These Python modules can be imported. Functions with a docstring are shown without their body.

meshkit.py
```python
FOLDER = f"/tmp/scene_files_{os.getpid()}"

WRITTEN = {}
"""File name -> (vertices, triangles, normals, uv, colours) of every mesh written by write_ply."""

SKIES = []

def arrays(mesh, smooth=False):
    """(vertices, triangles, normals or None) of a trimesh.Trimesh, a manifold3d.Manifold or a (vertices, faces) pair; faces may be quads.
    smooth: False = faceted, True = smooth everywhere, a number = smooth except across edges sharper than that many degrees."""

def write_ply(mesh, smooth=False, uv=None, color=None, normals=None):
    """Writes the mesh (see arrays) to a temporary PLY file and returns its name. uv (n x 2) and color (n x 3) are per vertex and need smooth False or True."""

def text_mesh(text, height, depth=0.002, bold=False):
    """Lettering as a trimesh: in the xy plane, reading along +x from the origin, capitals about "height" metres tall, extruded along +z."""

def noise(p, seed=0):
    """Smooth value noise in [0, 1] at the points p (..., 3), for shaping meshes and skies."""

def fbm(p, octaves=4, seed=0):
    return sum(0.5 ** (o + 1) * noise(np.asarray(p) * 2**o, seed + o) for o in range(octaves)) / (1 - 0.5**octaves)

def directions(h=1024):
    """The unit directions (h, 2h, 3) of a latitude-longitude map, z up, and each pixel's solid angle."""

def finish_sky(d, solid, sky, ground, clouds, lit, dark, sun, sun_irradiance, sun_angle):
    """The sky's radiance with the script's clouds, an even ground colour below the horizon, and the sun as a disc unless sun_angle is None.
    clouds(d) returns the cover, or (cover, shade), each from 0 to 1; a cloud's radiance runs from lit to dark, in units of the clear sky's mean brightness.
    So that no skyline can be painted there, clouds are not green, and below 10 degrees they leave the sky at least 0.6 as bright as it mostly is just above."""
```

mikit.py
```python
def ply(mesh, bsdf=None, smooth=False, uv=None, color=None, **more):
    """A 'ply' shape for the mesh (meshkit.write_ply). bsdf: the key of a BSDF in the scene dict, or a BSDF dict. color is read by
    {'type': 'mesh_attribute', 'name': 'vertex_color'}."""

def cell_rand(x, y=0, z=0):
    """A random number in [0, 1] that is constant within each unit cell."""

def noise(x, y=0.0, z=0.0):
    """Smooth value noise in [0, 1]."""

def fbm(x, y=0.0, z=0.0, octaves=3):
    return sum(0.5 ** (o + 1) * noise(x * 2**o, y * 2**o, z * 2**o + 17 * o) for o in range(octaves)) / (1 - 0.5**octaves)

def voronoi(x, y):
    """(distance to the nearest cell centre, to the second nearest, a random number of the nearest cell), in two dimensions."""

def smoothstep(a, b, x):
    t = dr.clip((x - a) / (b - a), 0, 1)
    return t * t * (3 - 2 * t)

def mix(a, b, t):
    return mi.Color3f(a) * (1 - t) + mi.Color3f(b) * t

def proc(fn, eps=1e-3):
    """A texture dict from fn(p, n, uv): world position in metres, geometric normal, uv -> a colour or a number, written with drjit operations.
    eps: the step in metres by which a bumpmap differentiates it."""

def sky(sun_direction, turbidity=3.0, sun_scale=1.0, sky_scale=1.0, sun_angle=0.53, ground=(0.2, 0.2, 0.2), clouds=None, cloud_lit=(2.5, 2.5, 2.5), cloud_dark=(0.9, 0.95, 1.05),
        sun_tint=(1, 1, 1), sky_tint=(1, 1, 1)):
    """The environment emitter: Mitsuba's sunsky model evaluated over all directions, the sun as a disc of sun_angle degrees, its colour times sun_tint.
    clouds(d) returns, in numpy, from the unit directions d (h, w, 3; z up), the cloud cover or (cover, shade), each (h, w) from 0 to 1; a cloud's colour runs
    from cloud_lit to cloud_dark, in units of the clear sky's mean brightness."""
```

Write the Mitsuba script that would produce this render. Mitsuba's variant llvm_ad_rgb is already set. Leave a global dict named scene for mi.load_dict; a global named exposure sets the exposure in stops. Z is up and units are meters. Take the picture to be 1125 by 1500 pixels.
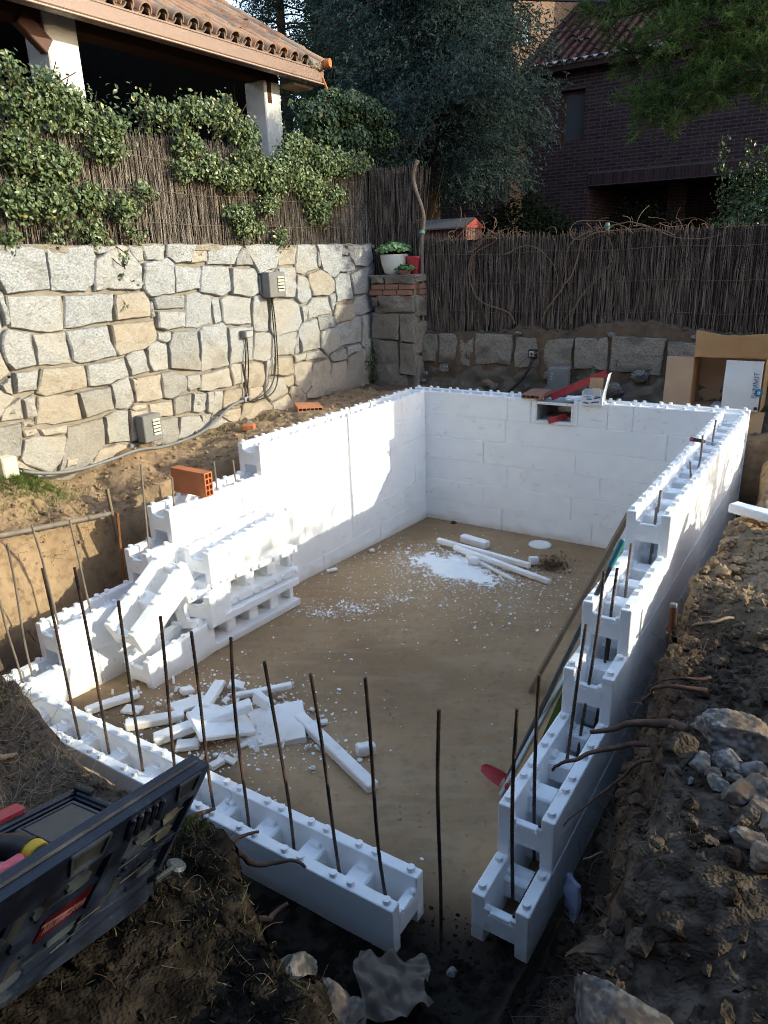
import math, numpy as np, trimesh, drjit as dr, mitsuba as mi, mikit, meshkit
from shapely.geometry import MultiPoint, Polygon, Point
from shapely import affinity
import manifold3d as m3
T4 = mi.ScalarTransform4f
rng = np.random.default_rng(7)

# ---------------------------------------------------------------- camera, sky, exposure
EYE = np.array([3.9676, -6.9817, 2.8877])
YAW, PITCH, ROLL = -0.57932, 0.33650, -0.03567
FW = np.array([math.sin(YAW)*math.cos(PITCH), math.cos(YAW)*math.cos(PITCH), -math.sin(PITCH)])
RT0 = np.array([math.cos(YAW), -math.sin(YAW), 0.0]); UP0 = np.cross(RT0, FW)
UPV = -RT0*math.sin(ROLL) + UP0*math.cos(ROLL)
SUN = np.array([1.0, 0.375, 0.335])
exposure = 4.12
scene = {'type': 'scene'}
labels = {}
scene['camera'] = {'type': 'perspective', 'fov': 2*math.degrees(math.atan(562.5/1060.06)), 'fov_axis': 'x', 'near_clip': 0.05, 'far_clip': 3000.0,
    'to_world': T4().look_at(origin=EYE.tolist(), target=(EYE+FW).tolist(), up=UPV.tolist())}
scene['sky'] = mikit.sky(SUN.tolist(), turbidity=3.0, sun_scale=0.36, sky_scale=1.3, sun_tint=(0.68, 0.91, 1.28), sky_tint=(1.20, 1.02, 0.95), ground=(0.15, 0.13, 0.11))

# ---------------------------------------------------------------- helpers
def numbered(key):
    if key not in used: used.add(key); return key
    i = 1
    while f'{key}_{i:03d}' in used: i += 1
    k = f'{key}_{i:03d}'; used.add(k); return k
used = set()
def thing(name, label, cat, group=None):
    k = numbered(name); labels[k] = {'label': label, 'category': cat}
    if group: labels[k]['group'] = group
    return k
def add(key, mesh, bsdf, smooth=False, to=None, **kw):
    d = mikit.ply(mesh, bsdf, smooth=smooth, **kw) if not isinstance(mesh, dict) else dict(mesh)
    if to is not None: d['to_world'] = T4(np.asarray(to, float).tolist())
    scene[key] = d; return key
def part(parent, name, mesh, bsdf, smooth=False, label=None, kind=None, to=None, **kw):
    k = numbered(parent + '__' + name); add(k, mesh, bsdf, smooth, to, **kw)
    if label or kind: labels[k] = {}
    if label: labels[k]['label'] = label
    if kind: labels[k]['kind'] = kind
    return k
def single(name, mesh, bsdf, label, cat, smooth=False, group=None, to=None, kind=None, **kw):
    k = thing(name, label, cat, group); add(k, mesh, bsdf, smooth, to, **kw)
    if kind: labels[k]['kind'] = kind
    return k
def struct(name, mesh, bsdf, smooth=False, kind='structure', label=None, **kw):
    k = numbered(name); add(k, mesh, bsdf, smooth, **kw); labels[k] = {'kind': kind}
    if label: labels[k]['label'] = label
    return k
cat_ = trimesh.util.concatenate
def TM(v, f): return trimesh.Trimesh(np.asarray(v, float), np.asarray(f, int), process=False)
def mt(man):
    m = man.to_mesh(); return TM(m.vert_properties[:, :3], m.tri_verts)
def bx(sx, sy, sz, b=0.0, c=(0, 0, 0)):
    if b <= 0: m = trimesh.creation.box((sx, sy, sz))
    else:
        s = np.array([[x, y, z] for x in (-1, 1) for y in (-1, 1) for z in (-1, 1)], float)
        h = np.array([sx, sy, sz])/2
        m = trimesh.convex.convex_hull(np.vstack([s*(h-[0, b, b]), s*(h-[b, 0, b]), s*(h-[b, b, 0])]))
    m.apply_translation(c); return m
def bb(x0, x1, y0, y1, z0, z1, b=0.0):
    return bx(x1-x0, y1-y0, z1-z0, b, ((x0+x1)/2, (y0+y1)/2, (z0+z1)/2))
def unit(v): v = np.asarray(v, float); return v/np.linalg.norm(v)
def frame(o, x, z=(0, 0, 1)):
    x = unit(x); z = np.asarray(z, float); y = unit(np.cross(z, x)); z = np.cross(x, y)
    M = np.eye(4); M[:3, 0], M[:3, 1], M[:3, 2], M[:3, 3] = x, y, z, o; return M
def xf(mesh, M): m = mesh.copy(); m.apply_transform(M); return m
def rot(ax, deg): return trimesh.transformations.rotation_matrix(math.radians(deg), ax)
def tube(pts, r, sides=7, cap=True):
    p = np.asarray(pts, float); n = len(p); r = np.broadcast_to(np.asarray(r, float), (n,))
    t = np.gradient(p, axis=0); t /= np.linalg.norm(t, axis=1, keepdims=True)+1e-12
    ref = np.array([0.31, 0.17, 0.93]) if abs(t[0] @ [0.31, 0.17, 0.93]) < .9 else np.array([0.95, .1, .2])
    a = np.cross(t, ref); a /= np.linalg.norm(a, axis=1, keepdims=True); b = np.cross(t, a)
    an = np.arange(sides)*2*np.pi/sides
    v = p[:, None]+r[:, None, None]*(np.cos(an)[None, :, None]*a[:, None]+np.sin(an)[None, :, None]*b[:, None])
    i, j = np.meshgrid(np.arange(n-1), np.arange(sides), indexing='ij')
    A, B, C, D = i*sides+j, i*sides+(j+1) % sides, (i+1)*sides+(j+1) % sides, (i+1)*sides+j
    f = np.vstack([np.stack([A, B, C], -1).reshape(-1, 3), np.stack([A, C, D], -1).reshape(-1, 3)])
    v = v.reshape(-1, 3)
    if cap:
        v = np.vstack([v, p[0], p[-1]]); k = np.arange(sides); m = len(v)
        f = np.vstack([f, np.stack([(k+1) % sides, k, k*0+m-2], -1), np.stack([(n-1)*sides+k, (n-1)*sides+(k+1) % sides, k*0+m-1], -1)])
    return TM(v, f)
def spline(pts, n=24):
    from scipy.interpolate import CubicSpline
    p = np.asarray(pts, float)
    if len(p) < 3: return np.linspace(p[0], p[-1], n)
    s = np.r_[0, np.cumsum(np.linalg.norm(np.diff(p, axis=0), axis=1))]
    return CubicSpline(s, p)(np.linspace(0, s[-1], n))
def wob(pts, amp, fr, seed):
    p = np.asarray(pts, float)
    return p+amp*np.stack([meshkit.fbm(p*fr+31*k, 2, seed+k)-.5 for k in range(3)], -1)*2
def rough(mesh, amp, fr, seed=0, octv=3):
    m = mesh.copy(); n = m.vertex_normals
    m.vertices = m.vertices+n*((meshkit.fbm(np.asarray(m.vertices)*fr+seed*7.3, octv, seed)-.5)*2*amp)[:, None]
    return m
def rock(sx, sy, sz, seed, sub=3, cut=7):
    r = np.random.default_rng(seed); m = trimesh.creation.icosphere(subdivisions=sub); v = np.array(m.vertices)
    for _ in range(cut):
        d = unit(r.normal(size=3)); h = r.uniform(.55, .9); s = v@d; v -= np.maximum(s-h, 0)[:, None]*d
    v *= 1+.20*(meshkit.fbm(v*2.2+seed, 4, seed)-.5)[:, None]+.18*(meshkit.fbm(v*6+seed, 3, seed+3)-.5)[:, None]+.07*(meshkit.fbm(v*17+seed, 2, seed+5)-.5)[:, None]
    return TM(v*[sx, sy, sz], m.faces)
def lathe(prof, n=24):
    m = trimesh.creation.revolve(np.asarray(prof, float), sections=n)
    if m.volume < 0: m.invert()
    return m
ORD = ['first', 'second', 'third', 'fourth', 'fifth', 'sixth', 'seventh', 'eighth', 'ninth', 'tenth', 'eleventh', 'twelfth']

# ---------------------------------------------------------------- materials
N, FB, SS, MX = mikit.noise, mikit.fbm, mikit.smoothstep, mikit.mix
def rgb(*c): return {'type': 'rgb', 'value': list(c)}
def mat(name, col, rough=.7, spec=.3, bump=None, bscale=.01, beps=.002, two=False, metal=0.0, **kw):
    b = {'type': 'principled', 'base_color': mikit.proc(col) if callable(col) else rgb(*col), 'roughness': rough, 'specular': spec, 'metallic': metal, **kw}
    if bump is not None: b = {'type': 'bumpmap', 'height': mikit.proc(bump, beps), 'scale': bscale, 'bsdf': b}
    b = {'type': 'twosided', 'bsdf': b}
    scene[name] = b; return name
def dif(name, col, bump=None, bscale=.01, beps=.002, two=False):
    b = {'type': 'diffuse', 'reflectance': mikit.proc(col) if callable(col) else rgb(*col)}
    if bump is not None: b = {'type': 'bumpmap', 'height': mikit.proc(bump, beps), 'scale': bscale, 'bsdf': b}
    b = {'type': 'twosided', 'bsdf': b}
    scene[name] = b; return name

def eps_c(p, n, uv):
    c = MX((.80, .81, .83), (.88, .885, .89), FB(p.x*9, p.y*9, p.z*9, 3)); f = FB(p.x*6+3, p.y*6, p.z*6, 3)
    h = p.z+.0525*p.y
    c = MX(c, (.50, .40, .29), SS(.10, .0, h-(f-.5)*.10)*.45+SS(.62, .80, f)*.05)
    return MX(c, (.55, .53, .50), SS(.76, .86, N(p.x*31, p.y*31, p.z*31))*SS(.5, .65, f)*.35)
EPS = mat('m_eps', eps_c, .55, .25, lambda p, n, uv: N(p.x*230, p.y*230, p.z*230)+1.6*FB(p.x*34, p.y*34, p.z*34, 2), .0012, .001)
CRUMB = dif('m_crumb', (.86, .87, .88))
def soil_col(p, n, uv):
    big = FB(p.x*1.3, p.y*1.3, p.z*1.3, 3); fine = FB(p.x*22, p.y*22, p.z*22, 3); grit = N(p.x*120, p.y*120, p.z*120)
    c = MX((.30, .205, .125), (.38, .27, .17), SS(.3, .7, big)); c = MX(c, (.21, .14, .09), SS(.45, .75, fine)*.7)
    c = MX(c, (.42, .33, .24), SS(.8, .95, grit)*.5)
    w = FB(p.x*2.1+5, p.y*2.1, p.z*2.1, 3)-.5
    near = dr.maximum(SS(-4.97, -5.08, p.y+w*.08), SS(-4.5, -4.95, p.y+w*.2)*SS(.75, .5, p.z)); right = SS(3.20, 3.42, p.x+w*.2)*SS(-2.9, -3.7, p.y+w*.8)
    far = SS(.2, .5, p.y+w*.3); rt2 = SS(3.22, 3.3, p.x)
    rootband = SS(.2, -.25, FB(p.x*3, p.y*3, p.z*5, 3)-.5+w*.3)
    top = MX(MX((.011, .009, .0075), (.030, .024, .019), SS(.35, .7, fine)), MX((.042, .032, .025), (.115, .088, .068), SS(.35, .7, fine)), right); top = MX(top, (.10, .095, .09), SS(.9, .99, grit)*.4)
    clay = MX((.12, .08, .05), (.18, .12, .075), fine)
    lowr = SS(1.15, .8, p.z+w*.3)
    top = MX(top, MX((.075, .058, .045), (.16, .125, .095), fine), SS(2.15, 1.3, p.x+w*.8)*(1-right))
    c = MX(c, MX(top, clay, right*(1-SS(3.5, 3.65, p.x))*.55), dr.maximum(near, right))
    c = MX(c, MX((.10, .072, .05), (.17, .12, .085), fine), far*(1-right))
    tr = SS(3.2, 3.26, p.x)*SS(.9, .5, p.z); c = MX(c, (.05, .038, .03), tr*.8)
    return c
def soil_b(p, n, uv): return FB(p.x*40, p.y*40, p.z*40, 3)+.5*N(p.x*150, p.y*150, p.z*150)
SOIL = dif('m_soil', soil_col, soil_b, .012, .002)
def floor_col(p, n, uv):
    big = FB(p.x*1.1, p.y*1.1, 3, 3); fine = FB(p.x*26, p.y*26, 1, 3); grit = N(p.x*110, p.y*110, p.z*110)
    c = MX((.315, .208, .122), (.385, .265, .158), SS(.3, .7, big)); c = MX(c, (.22, .155, .10), SS(.45, .85, fine)*.4)
    c = MX(c, (.40, .33, .26), SS(.82, .96, grit)*.6)
    c = MX(c, (.20, .135, .082), SS(.52, .72, FB(p.x*.8+7, p.y*1.1, 5, 3))*.45)
    c = MX(c, (.42, .33, .24), SS(.5, .8, FB(p.x*3+p.y*2, p.y*14-p.x*9, 2, 3))*.22)
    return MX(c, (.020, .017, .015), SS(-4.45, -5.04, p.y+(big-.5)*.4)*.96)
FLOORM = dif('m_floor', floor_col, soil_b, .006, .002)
def granite(a, b, c2, warm):
    def f(p, n, uv):
        g = N(p.x*95, p.y*95, p.z*95); g2 = N(p.x*55+9, p.y*55, p.z*55); big = FB(p.x*2.5, p.y*2.5, p.z*2.5, 3)
        c = MX(a, b, SS(.3, .75, g)); c = MX(c, c2, SS(.66, .86, g2)*.6)
        low = SS(2.35, 1.9, p.z+(big-.5)*.6)
        c = MX(c, warm, dr.clip(SS(.5, .72, big)*.4+low*.35, 0, .6))
        return MX(c, (.16, .13, .10), SS(.62, .8, FB(p.x*7+3, p.y*7, p.z*7, 3))*.35)
    return f
gb = lambda p, n, uv: FB(p.x*45, p.y*45, p.z*45, 3)
STN = [dif('m_stone_a', granite((.275, .285, .30), (.39, .40, .415), (.17, .175, .185), (.36, .315, .255)), gb, .010),
       dif('m_stone_b', granite((.30, .30, .305), (.40, .40, .40), (.19, .19, .19), (.38, .325, .255)), gb, .010),
       dif('m_stone_d', granite((.22, .225, .235), (.33, .335, .34), (.13, .13, .14), (.30, .255, .20)), gb, .010), dif('m_stone_e', granite((.315, .285, .245), (.39, .355, .305), (.22, .19, .155), (.36, .285, .21)), gb, .010),
       dif('m_stone_c', granite((.335, .31, .275), (.42, .385, .34), (.23, .205, .18), (.40, .315, .24)), gb, .008)]
def mortar_c(p, n, uv): return MX((.20, .175, .145), (.36, .32, .265), FB(p.x*14, p.y*14, p.z*14, 3))
MORT = dif('m_mortar', mortar_c, soil_b, .015)
GREYST = dif('m_grey_stone', lambda p, n, uv: MX(MX((.20, .17, .145), (.30, .26, .215), SS(.3, .7, N(p.x*80, p.y*80, p.z*80))), (.10, .09, .07), SS(.5, .75, FB(p.x*4, p.y*4, p.z*6, 3))*.7), gb, .009)
MOSS = dif('m_moss', lambda p, n, uv: MX((.035, .06, .02), (.10, .13, .05), N(p.x*60, p.y*60, p.z*60)), two=True)
ROCKM = dif('m_rock', lambda p, n, uv: MX(MX((.10, .095, .09), (.235, .22, .21), SS(.3, .7, N(p.x*70, p.y*70, p.z*70))), (.24, .16, .10), SS(.5, .7, FB(p.x*6, p.y*6, p.z*6, 3))*.8), gb, .006)
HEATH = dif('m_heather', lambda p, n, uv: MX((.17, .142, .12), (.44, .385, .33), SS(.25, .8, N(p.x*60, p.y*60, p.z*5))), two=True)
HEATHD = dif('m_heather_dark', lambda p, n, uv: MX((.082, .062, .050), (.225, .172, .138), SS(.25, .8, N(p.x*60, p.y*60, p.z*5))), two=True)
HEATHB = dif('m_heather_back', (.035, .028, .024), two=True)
RODM = mat('m_rod', lambda p, n, uv: MX((.020, .018, .018), (.10, .055, .035), SS(.35, .75, FB(p.x*30, p.y*30, p.z*9, 3))), .55, .4, lambda p, n, uv: N(p.z*110, 3, 1), .003)
RODR = mat('m_rod_rusty', lambda p, n, uv: MX((.13, .055, .025), (.30, .13, .05), FB(p.x*30, p.y*30, p.z*30, 3)), .8, .2)
RODG = mat('m_rod_grey', lambda p, n, uv: MX((.13, .115, .10), (.24, .19, .15), FB(p.x*30, p.y*30, p.z*20, 2)), .6, .3)
TERRA = dif('m_terracotta', lambda p, n, uv: MX((.46, .16, .075), (.56, .22, .11), FB(p.x*20, p.y*20, p.z*20, 3)), lambda p, n, uv: N(p.x*160, p.y*160, p.z*160), .002)
TERRB = dif('m_terracotta_light', lambda p, n, uv: MX((.52, .21, .115), (.62, .28, .16), FB(p.x*20, p.y*20, p.z*20, 3)))
TERRD = dif('m_terracotta_dull', lambda p, n, uv: MX((.25, .13, .10), (.36, .19, .14), FB(p.x*20, p.y*20, p.z*20, 3)))
WOOD = dif('m_wood', lambda p, n, uv: MX((.16, .12, .085), (.28, .22, .16), FB(p.x*30, p.y*4, p.z*4, 3)))
BARK = dif('m_bark', lambda p, n, uv: MX((.035, .027, .022), (.09, .068, .052), FB(p.x*25, p.y*25, p.z*8, 3)))
ROOTM = dif('m_root', lambda p, n, uv: MX((.075, .045, .035), (.17, .11, .08), FB(p.x*40, p.y*40, p.z*40, 2)))
ROOTP = dif('m_root_pale', lambda p, n, uv: MX((.20, .15, .11), (.36, .29, .22), FB(p.x*40, p.y*40, p.z*40, 2)))
VINEM = dif('m_vine', lambda p, n, uv: MX((.13, .082, .055), (.26, .17, .115), FB(p.x*30, p.y*30, p.z*30, 2)))
WHITE = mat('m_white_plastic', (.74, .73, .68), .4, .5)
WHITEP = dif('m_white_paint', lambda p, n, uv: MX((.66, .65, .62), (.76, .75, .72), FB(p.x*5, p.y*5, p.z*5, 3)), lambda p, n, uv: FB(p.x*50, p.y*50, p.z*50, 2), .003)
GREYP = mat('m_grey_plastic', (.17, .17, .17), .5, .4)
GREYL = mat('m_grey_light', (.34, .34, .34), .5, .4)
CREAM = mat('m_cream', (.66, .62, .45), .5, .3)
BLACK = mat('m_black', (.015, .015, .017), .5, .4)
CARD = dif('m_cardboard', lambda p, n, uv: MX((.40, .24, .125), (.48, .30, .165), FB(p.x*8, p.y*8, p.z*8, 2)))
CARDP = dif('m_cardboard_inside', lambda p, n, uv: MX((.42, .29, .20), (.48, .33, .225), FB(p.x*8, p.y*8, p.z*8, 2)))
CARDW = dif('m_cardboard_white', (.66, .67, .69))
INKB = dif('m_ink_blue', (.03, .08, .16)); INKC = dif('m_ink_cyan', (.04, .20, .38))
RED = mat('m_red', (.42, .035, .045), .4, .5); REDD = mat('m_red_dark', (.26, .02, .03), .5, .4); ROCKD = dif('m_rock_dark', lambda p, n, uv: MX(MX((.07, .065, .06), (.15, .14, .13), SS(.3, .7, N(p.x*70, p.y*70, p.z*70))), (.11, .08, .06), SS(.45, .7, FB(p.x*6, p.y*6, p.z*6, 3))*.8), gb, .008)
REDP = mat('m_red_pink', (.60, .10, .13), .45, .4)
def tool_c(p, n, uv):
    s = SS(.56, .82, FB(p.x*16, p.y*16, p.z*16, 4)); e = SS(.60, .75, N(p.x*9+4, p.y*9, p.z*9)*.6+.4*FB(p.x*60, p.y*60, p.z*60, 2))
    return MX(MX((.007, .011, .024), (.024, .033, .056), s*.6), (.05, .062, .08), e*.4)
TOOL = mat('m_toolbox', tool_c, .42, .5, lambda p, n, uv: N(p.x*500, p.y*500, p.z*500), .0006, .0005)
TOOLG = mat('m_toolbox_worn', lambda p, n, uv: MX((.016, .021, .030), (.048, .057, .066), FB(p.x*28, p.y*28, p.z*28, 3)), .5, .4)
TOOLP = mat('m_toolbox_chalky', lambda p, n, uv: MX((.035, .038, .034), (.12, .12, .095), FB(p.x*34, p.y*34, p.z*34, 3)), .7, .3)
TRAY = mat('m_tray', lambda p, n, uv: MX((.028, .031, .035), (.07, .075, .08), FB(p.x*14, p.y*14, p.z*14, 4)), .35, .5)
YEL = mat('m_yellow', (.62, .36, .02), .4, .4)
FILM = {'type': 'twosided', 'bsdf': {'type': 'principled', 'base_color': rgb(.20, .24, .28), 'roughness': .18, 'specular': .7}}; scene['m_film'] = FILM; FILM = 'm_film'
scene['m_pane'] = {'type': 'thindielectric', 'int_ior': 1.5}; PANE = 'm_pane'
TEAL = mat('m_teal', (.035, .20, .22), .4, .5); POLE = mat('m_pole', (.05, .065, .07), .35, .5); ALU = mat('m_alu', (.42, .43, .44), .35, .5, metal=.6)
GREEN = dif('m_green', (.10, .16, .035)); POT = mat('m_pot', (.62, .63, .60), .4, .4)
def brick(cx, cz, dark, light, mort, h=.065, w=.25):
    def f(p, n, uv):
        u = dr.select(dr.abs(n.x) > .7, p.y, p.x); row = dr.floor(p.z/h); uu = u/w+.5*(row-2*dr.floor(row/2))
        fz = p.z/h-row; fu = uu-dr.floor(uu); r = mikit.cell_rand(dr.floor(uu), row, 3)
        c = MX(dark, light, r*.8+.2*N(p.x*30, p.y*30, p.z*30))
        return MX(c, mort, dr.maximum(SS(.80, .86, fz), SS(.94, .965, fu)))
    return f
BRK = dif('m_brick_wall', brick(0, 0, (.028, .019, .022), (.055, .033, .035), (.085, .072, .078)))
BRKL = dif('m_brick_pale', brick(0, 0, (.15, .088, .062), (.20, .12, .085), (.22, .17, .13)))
SOLD = dif('m_brick_soldier', brick(0, 0, (.03, .02, .022), (.06, .036, .036), (.085, .072, .078), .26, .065))
DARKV = dif('m_dark_room', (.02, .018, .017), two=True)
TILEO = [dif(f'm_tile_{i}', (lambda a, b: lambda p, n, uv: MX(MX(a, b, FB(p.x*9, p.y*9, p.z*9, 3)), (.16, .14, .11), SS(.55, .8, FB(p.x*5+2, p.y*5, p.z*5, 3))*.8))(a, b), two=True)
         for i, (a, b) in enumerate([((.33, .20, .135), (.44, .285, .20)), ((.28, .185, .135), (.38, .275, .205)), ((.36, .19, .11), (.45, .255, .16))])]
MOSSY = dif('m_mossy_mortar', lambda p, n, uv: MX((.20, .17, .12), (.38, .33, .26), FB(p.x*18, p.y*18, p.z*18, 3)), gb, .02)
TILED = dif('m_tile_dark', lambda p, n, uv: MX((.028, .017, .017), (.055, .032, .031), FB(p.x*9, p.y*9, p.z*9, 3)), two=True)
GUTT = mat('m_gutter', (.24, .15, .115), .45, .4); BEAM = dif('m_beam', (.075, .040, .028)); SOFF = dif('m_soffit', (.42, .30, .19)); ORG = dif('m_orange', (.55, .20, .08))
VC = {'type': 'mesh_attribute', 'name': 'vertex_color'}
scene['m_leaf'] = {'type': 'twosided', 'bsdf': {'type': 'principled', 'base_color': VC, 'roughness': .40, 'specular': .5}}
scene['m_needle'] = {'type': 'principledthin', 'base_color': VC, 'roughness': .6, 'diff_trans': .8, 'eta': 1.4}
GLASSW = mat('m_window_glass', (.10, .12, .14), .08, .8)
# measured layout data (metres)
STONES = [(-3.656,2.91,.194,.158),(-3.262,2.899,.205,.172),(-2.952,3.032,.086,.042),(-2.869,2.84,.251,.129),(-2.619,2.98,.072,.06),(-2.445,2.972,.106,.073),(-2.139,2.984,.131,.058),(-1.917,2.969,.112,.06),(-1.611,2.946,.187,.068),(-1.33,2.928,.129,.07),(-2.43,2.796,.162,.136),(-2.101,2.772,.176,.113),(-1.752,2.739,.201,.124),(-1.369,2.723,.169,.136),(-3.889,2.64,.031,.118),(-3.617,2.596,.218,.128),(-3.181,2.584,.234,.126),(-2.766,2.571,.195,.122),(-2.538,2.527,.03,.08),(-2.334,2.588,.176,.064),(-2.343,2.441,.194,.089),(-2.005,2.475,.165,.154),(-1.786,2.459,.063,.139),(-1.505,2.451,.186,.13),(-3.858,2.344,.123,.132),(-3.555,2.309,.165,.123),(-3.215,2.313,.188,.134),(-2.771,2.345,.227,.119),(-2.431,2.299,.102,.053),(-2.219,2.154,.185,.203),(-1.863,2.138,.174,.212),(-1.505,2.118,.169,.187),(-2.77,2.113,.095,.104),(-2.546,2.132,.1,.136),(-2.693,1.868,.144,.113),(-2.4,1.865,.155,.123),(-2.168,1.842,.086,.076),(-1.866,1.816,.205,.092),(-1.575,1.834,.088,.122),(-1.326,1.798,.146,.125),(-2.848,1.923,.043,.058),(-2.817,1.725,.088,.035),(-2.583,1.651,.118,.086),(-2.333,1.669,.108,.088),(-2.123,1.632,.105,.097),(-1.979,1.626,.063,.099),(-1.878,1.615,.074,.12),(-1.659,1.598,.167,.116),(-1.332,1.599,.105,.078),(-1.304,1.412,.171,.086),(-1.68,1.454,.177,.069),(-2.574,1.471,.151,.093),(-2.258,1.445,.129,.116),(-2.059,1.466,.062,.066),(-1.883,1.396,.131,.061),(-3.987,2.092,.057,.098),(-3.823,2.097,.115,.09),(-3.504,2.064,.208,.105),(-3.117,2.068,.169,.1),(-3.252,1.856,.158,.122),(-2.988,1.869,.098,.109),(-4.001,1.905,.105,.089),(-3.821,1.893,.055,.082),(-3.585,1.843,.199,.106),(-3.868,1.78,.055,.031),(-3.869,1.721,.066,.036),(-3.675,1.697,.105,.042),(-3.398,1.581,.18,.139),(-3.089,1.597,.111,.127),(-4.041,1.695,.094,.121),(-3.786,1.567,.209,.116),(-3.433,1.403,.076,.045),(-3.193,1.416,.136,.058),(-3.571,1.419,.055,.033),(-2.841,1.552,.088,.132),(-2.873,1.372,.103,.048),(-1.007,2.916,.171,.106),(-.669,2.923,.148,.082),(-.337,2.874,.184,.107),(-.112,2.898,.051,.087),(.088,2.842,.16,.141),(.341,2.972,.124,.03),(.454,2.833,.171,.092),(.687,2.882,.163,.102),(.872,2.966,.091,.047),(-.676,2.68,.138,.161),(-.417,2.59,.146,.137),(-.1,2.648,.234,.133),(.36,2.566,.17,.156),(.696,2.621,.18,.152),(-.984,2.687,.107,.135),(-.842,2.701,.044,.123),(-1.141,2.383,.116,.15),(-.762,2.354,.243,.156),(-.445,2.344,.061,.088),(-.14,2.389,.235,.105),(.113,2.425,.054,.107),(.321,2.285,.199,.111),(.749,2.343,.215,.114),(-.029,2.197,.16,.085),(-.362,2.09,.189,.158),(.019,2.012,.19,.141),(.43,2.067,.22,.162),(.835,2.062,.157,.168),(-1.174,2.06,.138,.139),(-.762,2.065,.151,.138),(-.601,2.033,.048,.118),(.179,1.818,.14,.072),(.469,1.841,.163,.049),(-.547,1.876,.109,.045),(-.299,1.861,.167,.054),(-.851,1.811,.173,.095),(-.508,1.68,.149,.137),(-.179,1.633,.159,.142),(.159,1.6,.17,.131),(.496,1.628,.165,.168),(.701,1.721,.061,.085),(-1.073,1.841,.065,.1),(-1.025,1.607,.146,.124),(-.777,1.651,.105,.052),(-.663,1.503,.084,.084),(-.945,1.429,.138,.059),(-.248,1.483,.158,.047),(.13,1.439,.199,.041),(.422,1.461,.089,.042),(.865,1.83,.111,.188),(.826,1.514,.127,.139),(-1.488,1.454,.102,.07)]
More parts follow.
